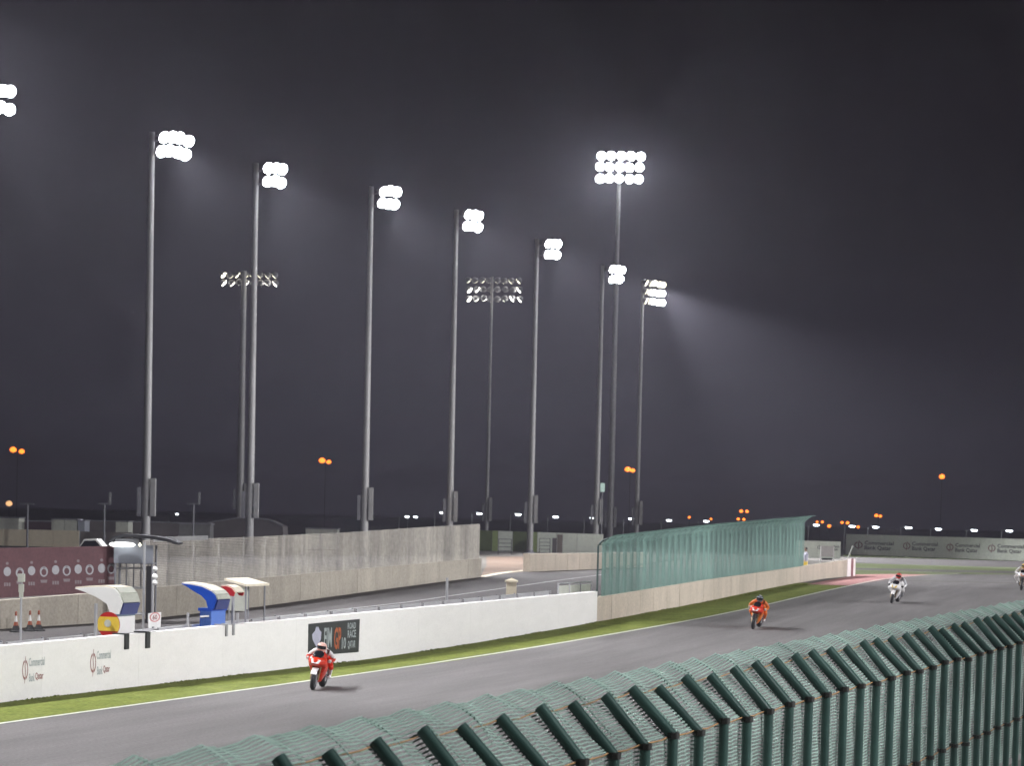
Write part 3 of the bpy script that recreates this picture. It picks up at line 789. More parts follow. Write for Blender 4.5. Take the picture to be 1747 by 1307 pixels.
t = thing('box_barrier', 'white panelled box barrier at the end of the white wall', 'barrier', bpw.pt(bpw.hit(980, 1000)[0], 0))
uA, _ = bpw.hit(952, 1010); uB, _ = bpw.hit(1008, 1005); zt = topz(bpw.pt(uA, 0), 952, 995)
for i in range(3):
    ua = uA + (uB - uA) * i / 3 + 0.05; ub = uA + (uB - uA) * (i + 1) / 3 - 0.05
    MB().prism([bpw.pt(ua, 0.1), bpw.pt(ub, 0.1), bpw.pt(ub, zt - 0.12), bpw.pt(ua, zt - 0.12)], -bpw.n * 0.04).build('panel', cabin, t)
a = MB(); a.tube([bpw.pt(uA, zt - 0.03), bpw.pt(uB, zt - 0.03)], 0.035, 6)
for i in range(4): uu = uA + (uB - uA) * i / 3; a.tube([bpw.pt(uu, 0), bpw.pt(uu, zt)], 0.04, 6)
a.build('frame', galv, t)
def thin_pole(px, yt, back, label, r=0.04, m=galv, name='thin_post', cat='post', yhit=1030):
    pl = wallP.shifted(-back); uu, _ = pl.hit(px, yhit); p = pl.pt(uu, 0); p.z = gz(p.y)
    zt = topz(p, px, yt); t = thing(name, label, cat, p)
    MB().tube([(0, 0, 0), (0, 0, zt - p.z)], r, 8).build('shaft', m, t, False)
    MB().lathe([(r * 2.2, 0), (r * 2.2, 0.03), (r, 0.04)], n=8).build('foot', galvd, t, False)
    return t, p, zt
thin_pole(762, 986, 2.0, 'thin pale post standing behind the middle of the white wall', r=0.05)
thin_pole(245, 925, 3.0, 'tall thin pale mast in front of the camera tower', r=0.035)
t, p, zt = thin_pole(36, 985, 1.2, 'short post with pale signal heads before the maroon banner', r=0.03)
for dz, rr in ((-0.02, 0.10), (-0.28, 0.075), (-0.42, 0.06)): MB().box((0, 0, zt - p.z + dz), (rr * 1.6, rr * 1.6, 0.2)).build('signal_head', cabin, t, False)
t, p, zt = thin_pole(164, 1030, 1.0, 'short grey post left of the yellow and red disc', r=0.05)
t, p, zt = thin_pole(321, 1046, 1.0, 'short grey post left of the blue stand', r=0.04)
t, p, zt = thin_pole(406, 1046, 1.0, 'short grey post in front of the flat canopy', r=0.04)
t, p, zt = thin_pole(261, 968, 6.5, 'thin pole with white lamps next to the camera tower', r=0.03)
for dz, rr in ((-0.05, 0.08), (-0.30, 0.10), (-0.50, 0.09)): MB().lathe([(0.02, -rr), (rr, -rr * .3), (rr * .9, rr * .5), (0.02, rr)], c=(0.05 if rr < .13 else -0.03, 0, zt - p.z + dz), n=10).build('lamp_globe', white, t, False)

# guard rail just behind the wall
gr = thing('guard_rail', 'low grey guard rail on posts running right behind the white wall', 'guard rail', wallP.pt(0, 0, -1.1))
gp = wallP.shifted(-1.1)
z_l = gp.hit(440, 1055.5)[1]; z_r = gp.hit(900, 1012)[1]; u_l = gp.hit(440, 1059)[0]; u_r = gp.hit(900, 1015)[0]
zf = lambda u_: z_l + (z_r - z_l) * (u_ - u_l) / (u_r - u_l)
uend = gp.hit(942, 1010)[0]
uu = -14.0; n_ = 0
while uu < uend:
    u2 = min(uu + 2.0, uend)
    a = MB(); a.prism([gp.pt(uu + .12, zf(uu) - 0.36), gp.pt(u2 - .12, zf(u2) - 0.36), gp.pt(u2 - .12, zf(u2)), gp.pt(uu + .12, zf(uu))], -gp.n * 0.06)
    a.build('rail_beam', galv, gr)
    b = MB(); p = gp.pt(uu, 0, -0.12); b.tube([p, p + Vector((0, 0, zf(uu) + 0.03))], 0.035, 6); b.build('rail_post', galvd, gr)
    uu = u2
a = MB(); a.prism([gp.pt(-14, zf(-14) - 0.34, -.2), gp.pt(uend, zf(uend) - 0.34, -.2), gp.pt(uend, zf(uend) - 0.16, -.2), gp.pt(-14, zf(-14) - 0.16, -.2)], -gp.n * 0.05)
a.build('lower_beam', galvd, gr)

# ================================================================== PIT STANDS
def stand(px_ref, prof, ext_len, m_side, m_top, m_back, label, back=0.6, root_extra=None):
    """canopy blade: profile (photo outline) in the plane square to the wall, extruded along the wall"""
    pl = wallP.shifted(-back); uu, _ = pl.hit(*px_ref); o = pl.pt(uu, 0)
    q = Plane.__new__(Plane); q.o = Vector((o.x, o.y, 0)); q.d = -wallP.n.copy(); q.n = -wallP.d.copy()
    t = thing('pit_stand', label, 'pit stand', Vector((o.x, o.y, gz(o.y))), 0, 'curved canopy stands on the pit wall')
    pts = [q.pt(*q.hit(x, y)) for x, y in prof]
    nh = len(prof) // 2
    MB().prism(pts, -wallP.d * -0.06).build('side_panel', m_side, t)
    far = [p + wallP.d * ext_len for p in pts]
    MB().prism(far, wallP.d * 0.06).build('side_panel', m_side, t)
    return t, q, pts
prof_w = [(127, 1004.5), (151, 1002.3), (177, 1001.8), (194.5, 1004.7), (203, 1014), (208, 1029.5), (202, 1048.5), (188, 1048), (182, 1030.5), (163.6, 1019), (146, 1011)]
t, q, pts = stand((195, 1085), prof_w, 0.95, white, creamw, cabin, 'white curved canopy stand with yellow and red disc on its side')
e = wallP.d * 0.89; i_ = -wallP.n
def skin_between(pts, idx, m, name, t, th=0.04, a0=0.06):
    for i, j in zip(idx, idx[1:]):
        a, b = pts[i] + wallP.d * a0, pts[j] + wallP.d * a0
        nn = (b - a).cross(wallP.d).normalized() * th
        MB().prism([a, b, b + nn, a + nn], e).build(name, m, t)
skin_between(pts, [0, 1, 2, 3], creamw, 'roof_panel', t)
skin_between(pts, [3, 4, 5], cabin, 'back_window', t)
skin_between(pts, [5, 6], navy, 'lower_panel', t)
# body box under the canopy
def body(t, q, x0, x1, yt, yb, depth, m, name='body_box', ww=1.3):
    a = q.hit(x0, (yt + yb) / 2)[0]; b = q.hit(x1, (yt + yb) / 2)[0]; z1 = q.hit((x0 + x1) / 2, yt)[1]; z0 = q.hit((x0 + x1) / 2, yb)[1]
    return MB().prism([q.pt(a, z0), q.pt(b, z0), q.pt(b, z1), q.pt(a, z1)], wallP.d * ww).build(name, m, t)
body(t, q, 180, 199, 1052, 1098, 0, white, ww=1.0)
body(t, q, 184, 203, 1048, 1051.5, 0, steelb, 'step_panel', 0.9)
# disc on the side
dp = q; c = dp.hit(186, 1066)
def disc(q, cx, cy, rad, m, off, name, t, lo=-1.1, hi=1.1):
    u0, z0 = q.hit(cx, cy); vs = []
    n = 28
    for i in range(n):
        w = 2 * math.pi * i / n; yy = max(min(math.sin(w), hi), lo)
        xx = math.copysign(math.sqrt(max(1 - yy * yy, 0)), math.cos(w)) if abs(yy - math.sin(w)) > 1e-6 else math.cos(w)
        vs.append(q.pt(u0 + rad * xx, z0 + rad * yy, off))
    return MB().prism(vs, -q.n * 0.02).build(name, m, t)
disc(q, 186, 1066, 0.34, redm, 0.03, 'disc', t)
disc(q, 186, 1066, 0.335, yell, 0.038, 'disc_centre', t, -0.52, 0.62)
disc(q, 185, 1064, 0.10, cabin, 0.048, 'disc_badge', t)
prof_b = [(309, 996), (325, 998), (343.7, 1001.8), (359.6, 1009.8), (366.5, 1016), (368.6, 1023.7), (363.6, 1040), (354.7, 1040), (351.7, 1025.7), (343.7, 1016.8), (329.8, 1008.8), (317.8, 1000.8)]
t, q, pts = stand((358, 1070), prof_b, 0.85, blue, creamw, cabin, 'blue curved canopy stand with a pale roof'); e = wallP.d * 0.79
skin_between(pts, [0, 1, 2, 3], creamw, 'roof_panel', t)
skin_between(pts, [3, 4, 5], cabin, 'back_window', t)
skin_between(pts, [5, 6], navy, 'lower_panel', t)
body(t, q, 341, 360, 1041, 1080, 0, blue, ww=0.06, name='body_side')
t2 = body(t, q, 342, 360.5, 1043, 1080, 0, blue2, ww=0.9); 
body(t, q, 338, 361, 1038, 1043, 0, blue, 'collar', 1.0)
MB().add([q.pt(*q.hit(x, y), 0.02) for x, y in ((342, 1051), (357, 1050), (357, 1053), (342, 1054))], [(0, 1, 2, 3)]).build('stripe_print', white, t)
prof_c = [(376, 1001), (385, 1000.5), (394, 1004), (400, 1012), (398, 1018), (392, 1017), (386, 1008)]
t, q, pts = stand((392, 1062), prof_c, 0.6, redm, creamw, cabin, 'small red and cream canopy stand behind the blue one')
e = wallP.d * 0.54; skin_between(pts, [0, 1, 2, 3], creamw, 'roof_panel', t)
a = MB(); p0 = pts[4]
a.tube([Vector((p0.x, p0.y, p0.z)), Vector((p0.x, p0.y, gz(p0.y)))], 0.05, 8); a.build('support_post', galv, t)
# flat canopy on four posts
fp = wallP.shifted(-1.0); P_ = [atY(x, y, Yd) for x, y, Yd in ((388, 988, 79.5), (409, 986, 81), (446, 998, 78), (423, 1000.5, 76.2))]
zc = sum(p.z for p in P_) / 4
u0, _ = fp.hit(419, 1040); o = fp.pt(u0, 0)
t = thing('flat_canopy', 'flat cream canopy on slim posts behind the white wall', 'canopy', Vector((o.x, o.y, gz(o.y))))
cA = [o, o + wallP.d * 1.3, o + wallP.d * 1.3 - wallP.n * 0.55, o - wallP.n * 0.55]
z1 = topz(o, 421, 1001)
ov = [o - wallP.d * .1 + wallP.n * .06, o + wallP.d * 1.5 + wallP.n * .06, o + wallP.d * 1.5 - wallP.n * 0.68, o - wallP.d * .1 - wallP.n * 0.68]
a = MB(); a.prism([Vector((p.x, p.y, z1 + (0.0 if i < 2 else 0.16))) for i, p in enumerate(ov)], (0, 0, 0.07)); a.build('roof', creamw, t)
for p in cA: MB().tube([Vector((p.x, p.y, gz(p.y))), Vector((p.x, p.y, z1 + 0.02))], 0.03, 6).build('post', galvd, t)
for (a_, b_) in ((0, 3), (3, 2)):
    A_, B_ = cA[a_], cA[b_]
    MB().prism([Vector((A_.x, A_.y, z1 - 0.75)), Vector((B_.x, B_.y, z1 - 0.75)), Vector((B_.x, B_.y, z1 - 0.06)), Vector((A_.x, A_.y, z1 - 0.06))], -wallP.d * 0.02).build('side_sheet', cabin, t)
# brackets hanging on the wall face
for i, (x, yt, yb, w_, m_, l) in enumerate(((214.5, 1089, 1108, 6, black, 'left dark strap hanging over the white wall'), (250.5, 1086, 1106, 6, black, 'right dark strap hanging over the white wall'),
                                (385, 1067, 1086, 2, galv, 'left thin grey bracket hooked over the white wall'), (397, 1066, 1084, 2, galv, 'right thin grey bracket hooked over the white wall'))):
    ua, za = wallP.hit(x - w_ / 2, yt); ub, zb = wallP.hit(x + w_ / 2, yb)
    zt = wall_top(ua)
    t = tag(MB().prism([wallP.pt(ua, zb, .05), wallP.pt(ub, zb, .05), wallP.pt(ub, zt + .03, .05), wallP.pt(ua, zt + .03, .05)], -wallP.n * 0.045).build('wall_strap', m_), l, 'strap', 'straps hooked over the pit wall')
    MB().prism([wallP.pt(ua, zt + .005, .05), wallP.pt(ub, zt + .005, .05), wallP.pt(ub, zt + .035, .05), wallP.pt(ua, zt + .035, .05)], -wallP.n * 0.40).build('hook', m_, t)
# speed board
pl = wallP.shifted(-1.4); u0, _ = pl.hit(264, 1060); o = pl.pt(u0, 0)
t = thing('speed_sign', 'white board with a red ringed number 60 behind the wall', 'sign', Vector((o.x, o.y, gz(o.y))))
xz = [(254, 1047), (275, 1045), (274, 1076), (254, 1078)]
MB().prism(px_poly(pl, xz, 0), -pl.n * 0.03).build('board', white, t)
cxu, cz = pl.hit(264, 1053.5); pink2 = mat('faded_red', (0.55, 0.25, 0.24), 0.5)
vs = []; 
du = abs(pl.hit(273, 1053)[0] - pl.hit(264, 1053)[0])
for rr in (1, 0.75):
    for i in range(20): w = 2 * math.pi * i / 20; vs.append(pl.pt(cxu + du * rr * math.cos(w), cz + 0.14 * rr * math.sin(w), 0.006))
MB().add(vs, [(i, (i + 1) % 20, (i + 1) % 20 + 20, i + 20) for i in range(20)]).build('ring_print', pink2, t)
text_on('60', lambda a_, b_: pl.pt(cxu + du * (a_ - 0.5) * 0.9, cz + 0.15 * (b_ - 0.5), 0.006), pmaroon, 'number_print', t)
a = MB(); p = pl.pt(u0, 0, -0.06); a.tube([p, p + Vector((0, 0, cz - 0.1))], 0.03, 6); a.build('post', galv, t)
# cones
for i, (x, y, l) in enumerate(((27, 1079, 'leftmost of three orange and white cones by the barrier'), (51, 1077.5, 'middle one of three orange and white cones by the barrier'), (66, 1077, 'rightmost of three orange and white cones by the barrier'))):
    b = G(x, y); t = thing('traffic_cone', l, 'traffic cone', b, 0, 'traffic cones by the pit lane barrier')
    MB().lathe([(0.24, 0), (0.24, 0.04), (0.17, 0.06), (0.10, 0.22), (0.095, 0.24)], n=14).build('base', rubber, t, False)
    MB().lathe([(0.094, 0.24), (0.06, 0.38)], n=14).build('lower_band', orange_m, t, False)
    MB().lathe([(0.059, 0.38), (0.03, 0.60)], n=14).build('neck', white, t, False)
    MB().lathe([(0.045, 0.60), (0.04, 0.74), (0.01, 0.77)], n=14).build('tip', orange_m, t, False)

# ================================================================== CAMERA TOWER
b = G(230, 1063); sc = F / b.y
t = thing('camera_tower', 'scaffold tower with grey panel, dark arched roof and a lit lamp', 'tower', b)
Wt = 62 / sc; zt = topz(b, 230, 930) - b.z; zp = topz(b, 230, 961) - b.z; zr = topz(b, 230, 902) - b.z
for sx_ in (-1, 1):
    for yy in (-0.55, 0.55): MB().tube([(sx_ * Wt / 2, yy, 0), (sx_ * Wt / 2, yy, zt)], 0.045, 6).build('leg', galvd, t, False)
for z in (zt * 0.12, zt * 0.45, zt * 0.7):
    for yy in (-.55, .55): MB().tube([(-Wt / 2, yy, z), (Wt / 2, yy, z)], 0.03, 6).build('cross_bar', galv, t, False)
for k in range(5):
    x = -Wt / 2 + Wt * (k + 0.5) / 5; MB().tube([(x, -0.5, zt * .45), (x, -0.5, zp)], 0.028, 5).build('upright', galvd, t, False)
MB().box((0, -0.6, (zt + zp) / 2), (Wt + 0.1, 0.06, zt - zp)).build('front_panel', greyp, t, False)
MB().box((0, 0, zp), (Wt + 0.05, 1.15, 0.05)).build('platform', galvd, t, False)
MB().box((Wt / 2 - 0.1, -0.62, zt * 0.38), (0.2, 0.1, zt * 0.72)).build('side_column', darkm, t, False)
# arched roof
top_ = [(-1.0, 0.05), (-0.85, 0.36), (-0.45, 0.52), (0.1, 0.52), (0.8, 0.46), (1.4, 0.33), (1.75, 0.16), (1.72, 0.06), (1.3, 0.20), (0.7, 0.32), (0.0, 0.38), (-0.4, 0.38), (-0.75, 0.26), (-0.9, 0.03)]
MB().prism([(x, -0.7, zt + z * 0.8) for x, z in top_], (0, 1.4, 0)).build('arched_roof', darkm, t, False)
MB().box((-0.3, 0.1, zt + 0.12), (0.95, 0.9, 0.24)).build('equipment', galvd, t, False)
MB().lathe([(0.02, -0.50), (0.075, -0.40), (0.095, 0), (0.075, 0.40), (0.02, 0.50)], c=(-0.42, -0.78, zt + 0.01), n=12, axis='x').build('lit_lamp', tubel, t, False, True)
MB().lathe([(0.02, -0.06), (0.05, 0), (0.02, 0.06)], c=(0.27, -0.78, zt + 0.02), n=8).build('small_lamp', lens_dim, t, False)

# ================================================================== LEFT BACKGROUND
bw = thing('cabin_row', 'pale cabins in a row beyond the dark service road', 'cabin', atY(60, 930, 201)) if False else None
def cab(px0, px1, yt, Y, m, label, name='site_cabin', cat='cabin', n=2, group='pale cabins in the left background'):
    pa = atY(px0, 900, Y); pb2 = atY(px1, 900, Y); zt = topz(pa, px0, yt); g0 = gz(Y); w = pb2.x - pa.x
    t = thing(name, label, cat, Vector(((pa.x + pb2.x) / 2, Y, g0)), 0, group)
    h_ = zt - g0
    for i in range(n):
        MB().box((-w / 2 + w * (i + .5) / n, 0, h_ / 2 + 0.05), (w / n - 0.04, 2.4, h_ - 0.1)).build('wall_unit', m, t, False)
    MB().box((0, 0, h_ - 0.02), (w + 0.1, 2.6, 0.1)).build('roof', galvd, t, False)
    MB().box((0, 0, 0.06), (w - 0.1, 2.3, 0.12)).build('skid_base', darkm, t, False)
    return t
cab(-60, 37, 881, 204, cabin, 'pale cabin cut by the left edge of the photo', n=3)
cab(92, 136, 885, 204, cabin, 'pale cabin standing right of the dark maroon wall', n=2)
cab(137, 149, 888, 204, greyp, 'narrow grey cabin next to the pale cabin', n=1)
cab(201, 223, 889, 206, cabin, 'small pale cabin left of the first mast foot', n=1)
cab(36, 92, 888, 215, mat('dark_maroon_wall', (0.05, 0.025, 0.035), 0.8), 'dark maroon container between two pale cabins', n=1)
cab(150, 360, 888, 222, dimwall, 'long dim wall building behind the camera tower', 'low_building', 'building', 4, None)
cab(308, 362, 893, 212, mat('dim_grey', (0.16, 0.16, 0.16), 0.8), 'dim grey shed right of the first mast', n=2)
cab(523, 578, 901, 214, cabin, 'white cabin roof showing over the brown mesh fence', n=2)
# tapering dim building
pa = atY(358, 900, 232); pb2 = atY(486, 900, 232); g0 = gz(232)
t = thing('dim_building', 'dim grey building with sloping roof between the second and third mast', 'building', Vector(((pa.x + pb2.x) / 2, 232, g0)))
cx_ = (pa.x + pb2.x) / 2
pr = [(358, 914), (486, 914), (484, 899), (462, 888), (440, 885), (405, 885), (380, 889), (358, 892)]
out = []
for x, y in pr:
    p = atY(x, y, 232); out.append(Vector((p.x - cx_, -1, (p.z - g0) if y < 914 else 0)))
MB().prism(out, (0, 5, 0)).build('wall', dimwall, t, False)
a = MB(); a.tube([out[2] + Vector((0, -.05, .05)), out[3] + Vector((0, -.05, .05)), out[4] + Vector((0, -.05, .05)), out[5] + Vector((0, -.05, .05)), out[6] + Vector((0, -.05, .05)), out[7] + Vector((0, -.05, .05))], 0.08, 5); a.build('roof_edge', galvd, t, False)
lw = thing('cream_wall', 'low cream wall of square panels in front of the cabins', 'wall', atY(60, 920, 198))
pts = []; tops = []
for x in (-80, 135):
    p = atY(x, 900, 198); pts.append(Vector((p.x, p.y, gz(p.y)))); tops.append(topz(p, x, 903 + 0.02 * x))
seg_wall(lw, pts, tops, 1.85, cream, th=0.2)
lw2 = thing('dim_wall', 'dim grey low wall behind the camera tower', 'wall', atY(200, 920, 200))
pts = []; tops = []
for x in (137, 225):
    p = atY(x, 900, 199); pts.append(Vector((p.x, p.y, gz(p.y)))); tops.append(topz(p, x, 907 + 0.02 * (x - 137)))
seg_wall(lw2, pts, tops, 1.85, mat('dim_panel', (0.18, 0.16, 0.15), 0.8), th=0.2)
strip('service_road_left', [Vector((-70, 150, 0)), Vector((-70, 194, 0))], [Vector((-8, 150, 0)), Vector((-8, 194, 0))], mat('dark_road', (0.035, 0.035, 0.045), 0.8), 1)
# parked car
p = atY(158, 925, 146); b = Vector((p.x, 146, gz(146)))
t = thing('parked_car', 'white car seen behind the top of the maroon banner', 'car', b, 0)
pr = [(-2.1, 0.3), (-2.1, 0.75), (-1.3, 0.92), (-0.7, 1.42), (0.7, 1.45), (1.5, 0.98), (2.1, 0.9), (2.15, 0.3)]
sc_ = 0.52
MB().prism([(x * sc_, -0.85, z) for x, z in pr], (0, 1.7, 0)).build('body', white, t, False)
MB().prism([(x * sc_, -0.87, z) for x, z in ((-1.15, 0.96), (-0.62, 1.34), (0.62, 1.36), (1.25, 1.0))], (0, 1.74, 0)).build('side_window', glassd, t, False)
for x in (-1.3, 1.3):
    for yy in (-0.8, 0.62): MB().lathe([(0.20, 0), (0.32, 0.02), (0.32, 0.16), (0.20, 0.18)], c=(x * sc_, yy, 0.32), n=14, axis='y').build('wheel', rubber, t, False)
# small masts with platforms in the left background
for (x, yt, Y, l) in ((50, 854, 190, 'leftmost dark mast with a T shaped head'), (181, 842, 190, 'mast with a pale upright unit left of the first floodlight mast'), (333, 846, 190, 'mast with a pale upright unit between first and second floodlight mast')):
    p = atY(x - 3, 880, Y); g0 = gz(Y); zt = topz(p, x - 3, 860)
    t = thing('platform_mast', l, 'mast', Vector((p.x, Y, g0)), 0, 'small platform masts in the left background'); h_ = zt - g0
    MB().tube([(0, 0, 0), (0, 0, h_)], 0.08, 8).build('shaft', galvd, t, False)
    MB().box((0, 0, h_), (0.95, 0.3, 0.1)).build('platform', galvd, t, False)
    if x > 100:
        MB().box((0.42, 0, h_ + 0.45), (0.16, 0.2, 0.8)).build('upright_unit', galv, t, False)
        MB().tube([(0.42, -.12, h_ + 0.8), (0.42, .12, h_ + 0.8)], 0.1, 10).build('unit_head', galv, t, False)
b = atY(1028, 832, 240); t = thing('signal_box', 'small pale green lit signal box beside the sixth floodlight mast', 'signal', Vector((b.x, 240, gz(240))))
hh = b.z - gz(240)
MB().tube([(0, 0, 0), (0, 0, hh - 0.4)], 0.05, 6).build('shaft', galvd, t, False)
MB().box((0, 0, hh), (0.42, 0.3, 0.85)).build('housing', mat('pale_green_lamp', (0.3, 0.4, 0.36), 0.5, emit=(0.75, 1.0, 0.9), est=0.35, nolight=True), t, False)

# ================================================================== RIGHT BACKGROUND HOARDINGS
hA = atY(1444, 900, 276); hB = atY(1800, 900, 250)
hp = Plane(hA, hB)
bh = thing('sponsor_hoarding', 'long pale hoarding with four bank logos beyond the far bend', 'hoarding', Vector((hA.x, hA.y, gz(hA.y))))
Lh = (Vector((hB.x, hB.y, 0)) - Vector((hA.x, hA.y, 0))).length
za = topz(hA, 1444, 911.5); zb = topz(hB, 1800, 921.5)
nh = 9
for i in range(nh):
    ua = Lh * i / nh + 0.02; ub = Lh * (i + 1) / nh - 0.02
    A_ = za + (zb - za) * ua / Lh; B_ = za + (zb - za) * ub / Lh
    MB().prism([hp.pt(ua, gz(260) + .02), hp.pt(ub, gz(260) + .02), hp.pt(ub, B_), hp.pt(ua, A_)], -hp.n * 0.08).build('hoarding_panel', hoard, bh)
for i in range(nh + 1):
    u_ = Lh * i / nh; p = hp.pt(u_, gz(260), -0.3); MB().tube([p, Vector((p.x, p.y, za - 0.1))], 0.06, 6).build('back_post', galvd, bh)
for (x0, x1, yt) in ((1458, 1525, 922), (1541, 1600, 923.5), (1615, 1672, 926), (1686, 1747, 927.5)):
    w = x1 - x0; ew = w * 0.21
    emblem(rect_fn(hp, x0, yt, x0 + ew, yt + 16, off=0.01), hprint2, 'logo_emblem', bh)
    text_on('Commercial', rect_fn(hp, x0 + ew + 3, yt + 1, x1, yt + 7.5, off=0.01), hprint, 'logo_lettering', bh)
    text_on('Bank Qatar', rect_fn(hp, x0 + ew + 3, yt + 9, x1 - w * 0.06, yt + 17, off=0.01), hprint, 'logo_lettering', bh)
# smaller hoarding left of it
sA = atY(1360, 900, 238); sB_ = atY(1435.5, 900, 238); sp_ = Plane(sA, sB_)
sh = thing('small_hoarding', 'short pale hoarding with a faded logo left of the long one', 'hoarding', Vector((sA.x, sA.y, gz(238))))
Ls = sB_.x - sA.x; z0 = topz(sA, 1360, 922.5)
z1 = topz(sB_, 1435, 924.5)
for i in range(2):
    ua = Ls * i / 2 + .01; ub = Ls * (i + 1) / 2 - .01
    MB().prism([sp_.pt(ua, gz(238) + .02), sp_.pt(ub, gz(238) + .02), sp_.pt(ub, z0 + (z1 - z0) * ub / Ls), sp_.pt(ua, z0 + (z1 - z0) * ua / Ls)], -sp_.n * 0.08).build('hoarding_panel', hoard, sh)
emblem(rect_fn(sp_, 1394.5, 930, 1401, 938, off=.01), hprint, 'logo_emblem', sh)
text_on('Bank', rect_fn(sp_, 1422, 931, 1432, 934.5, off=.01), hprint, 'logo_lettering', sh)
text_on('Qatar', rect_fn(sp_, 1422, 936, 1430, 940, off=.01), hprint, 'logo_lettering', sh)
# white notice board on legs
b = G(1411, 962); b = atY(1411, 950, 172); b.z = gz(172); sc = F / 172
t = thing('notice_board', 'white notice board on two legs behind the barrier end', 'board', b)
zt = topz(b, 1411, 932) - b.z; zb_ = topz(b, 1411, 950) - b.z; w = 22 / sc
for sx_ in (-1, 1): MB().box((sx_ * w / 2, 0, zt / 2), (0.07, 0.07, zt)).build('leg', white, t, False)
MB().box((0, -0.01, (zt + zb_) / 2), (w - 0.07, 0.05, zt - zb_)).build('panel', mat('board_face', (0.5, 0.47, 0.46), 0.6), t, False)
MB().box((0, 0.1, zb_ - 0.18), (w * 0.8, 0.3, 0.12)).build('lower_shelf', darkm, t, False)
b = atY(1450, 940, 235); b.z = gz(235)
t = thing('leaning_pole', 'slim pale leaning pole in the gap between the two hoardings', 'pole', b)
MB().tube([(-0.2, 0, 0), (0.25, 0, 1.3)], 0.05, 6).build('shaft', cabin, t, False)
MB().box((-0.2, 0, 0.03), (0.3, 0.3, 0.06)).build('foot', cabin, t, False)

# ================================================================== FAR STREET LAMPS
def street(px, py, Y, kind, label, group, arm=0.9, r=0.24, hz_=None):
    p = atY(px, py, Y); g = gz(Y); s_ = Y / 300.0
    t = thing('street_lamp', label, 'street lamp', Vector((p.x - arm * s_, Y, g)), 0, group)
    h_ = p.z - g
    MB().tube([(0, 0, 0), (0, 0, h_ + 0.05), (arm * s_ * 0.5, 0, h_ + 0.14), (arm * s_, 0, h_ + 0.1)], 0.05 * s_, 6).build('pole', galv if kind is lampw else galvd, t, False)
    a = MB(); a.lathe([(0.02, 0.06), (r * s_ * 0.8, 0.05), (r * s_, 0.0), (r * s_ * 0.7, -0.12 * s_), (0.02, -0.14 * s_)], c=(arm * s_, 0, h_), n=12)
    a.v = [(x0 + (x0 - arm * s_) * 0.35, y0, z0) for x0, y0, z0 in a.v]
    a.build('lamp_head', kind, t, False, True)
    return t
WLamps = [(302, 877, 600, .14), (694.5, 881.5, 520, .2), (709, 882, 520, .2), (755, 875, 330, .26), (818.5, 876.5, 330, .28), (884, 878, 330, .28), (948, 882, 330, .27), (1010, 884, 330, .2),
          (1077, 885.5, 330, .26), (1141.5, 888, 330, .26), (1205, 889.5, 330, .26), (1392.6, 896, 330, .28), (1454, 898, 330, .30), (1494, 899.5, 330, .30), (1550, 900.5, 330, .32), (1601, 903, 330, .30), (1662, 905, 330, .30), (1722, 906, 330, .32)]
for i, (x, y, Y, r_) in enumerate(WLamps):
    street(x, y, Y, lampw, 'small white street lamp on the horizon, ' + ord_(i) + ' from the left in its row', 'white street lamps on the horizon', arm=0.95, r=r_)
def high_lamp(pairs, Y, label, mats):
    cx = sum(p[0] for p in pairs) / len(pairs); p0 = atY(cx, pairs[0][1], Y); g = gz(Y)
    t = thing('sodium_street_lamp', label, 'street lamp', Vector((p0.x, Y, g)), 0, 'orange street lamps beyond the circuit'); s_ = Y / 300
    MB().tube([(0, 0, 0), (0, 0, p0.z - g)], 0.02 * s_, 6).build('pole', darkm, t, False)
    for (x, y, r_), m_ in zip(pairs, mats):
        p = atY(x, y, Y); c = (p.x - p0.x, 0, p.z - g)
        MB().tube([(0, 0, p0.z - g), c], 0.03 * s_, 5).build('arm', darkm, t, False)
        MB().lathe([(0.02, r_ * s_ * .9), (r_ * s_ * .8, r_ * s_ * .5), (r_ * s_, 0), (r_ * s_ * .8, -r_ * s_ * .5), (0.02, -r_ * s_ * .8)], c=c, n=12).build('lamp_head', m_, t, False, True)
HL = [([(22.5, 767.5, .42), (37, 770.5, .36)], 'twin orange lamp high at the left edge'),
      ([(549.5, 786, .40), (561, 788.5, .30)], 'twin orange lamp high between second and third mast'),
      ([(1071, 801, .38), (1079.5, 803, .30)], 'twin orange lamp high beside the mast at the green fence'),
      ([(1607, 813.5, .36)], 'single orange lamp high above the long hoarding')]
for pr, l in HL: high_lamp(pr, 420, l, [lampo] * 2)
high_lamp([(15.5, 859.5, .42)], 420, 'dim pale orange lamp low at the left edge', [lampp])
LO = [([(1176, 883, .17)], 'lone orange lamp above the left part of the green fence'), ([(1213, 886, .16)], 'orange lamp just right of a white one above the green fence'),
      ([(1264.5, 872.5, .24), (1274.5, 873, .22)], 'upper twin orange lamp above the right part of the green fence'), ([(1259.5, 886, .20), (1269, 886.5, .20)], 'lower twin orange lamp right above the green fence top'),
      ([(1394, 891, .16), (1403, 891, .18)], 'twin orange lamp just right of the green fence end'), ([(1414.5, 898, .24)], 'single orange lamp right of the green fence end'),
      ([(1436.5, 892, .20), (1446, 892.5, .22)], 'twin orange lamp above the gap between the hoardings'), ([(1464, 899.5, .20)], 'orange lamp beside the left end of the long hoarding'),
      ([(1495, 880, .24), (1502, 881, .20)], 'twin orange lamp above the first logo of the long hoarding')]
for pr, l in LO: high_lamp(pr, 400, l, [lampo] * 2)

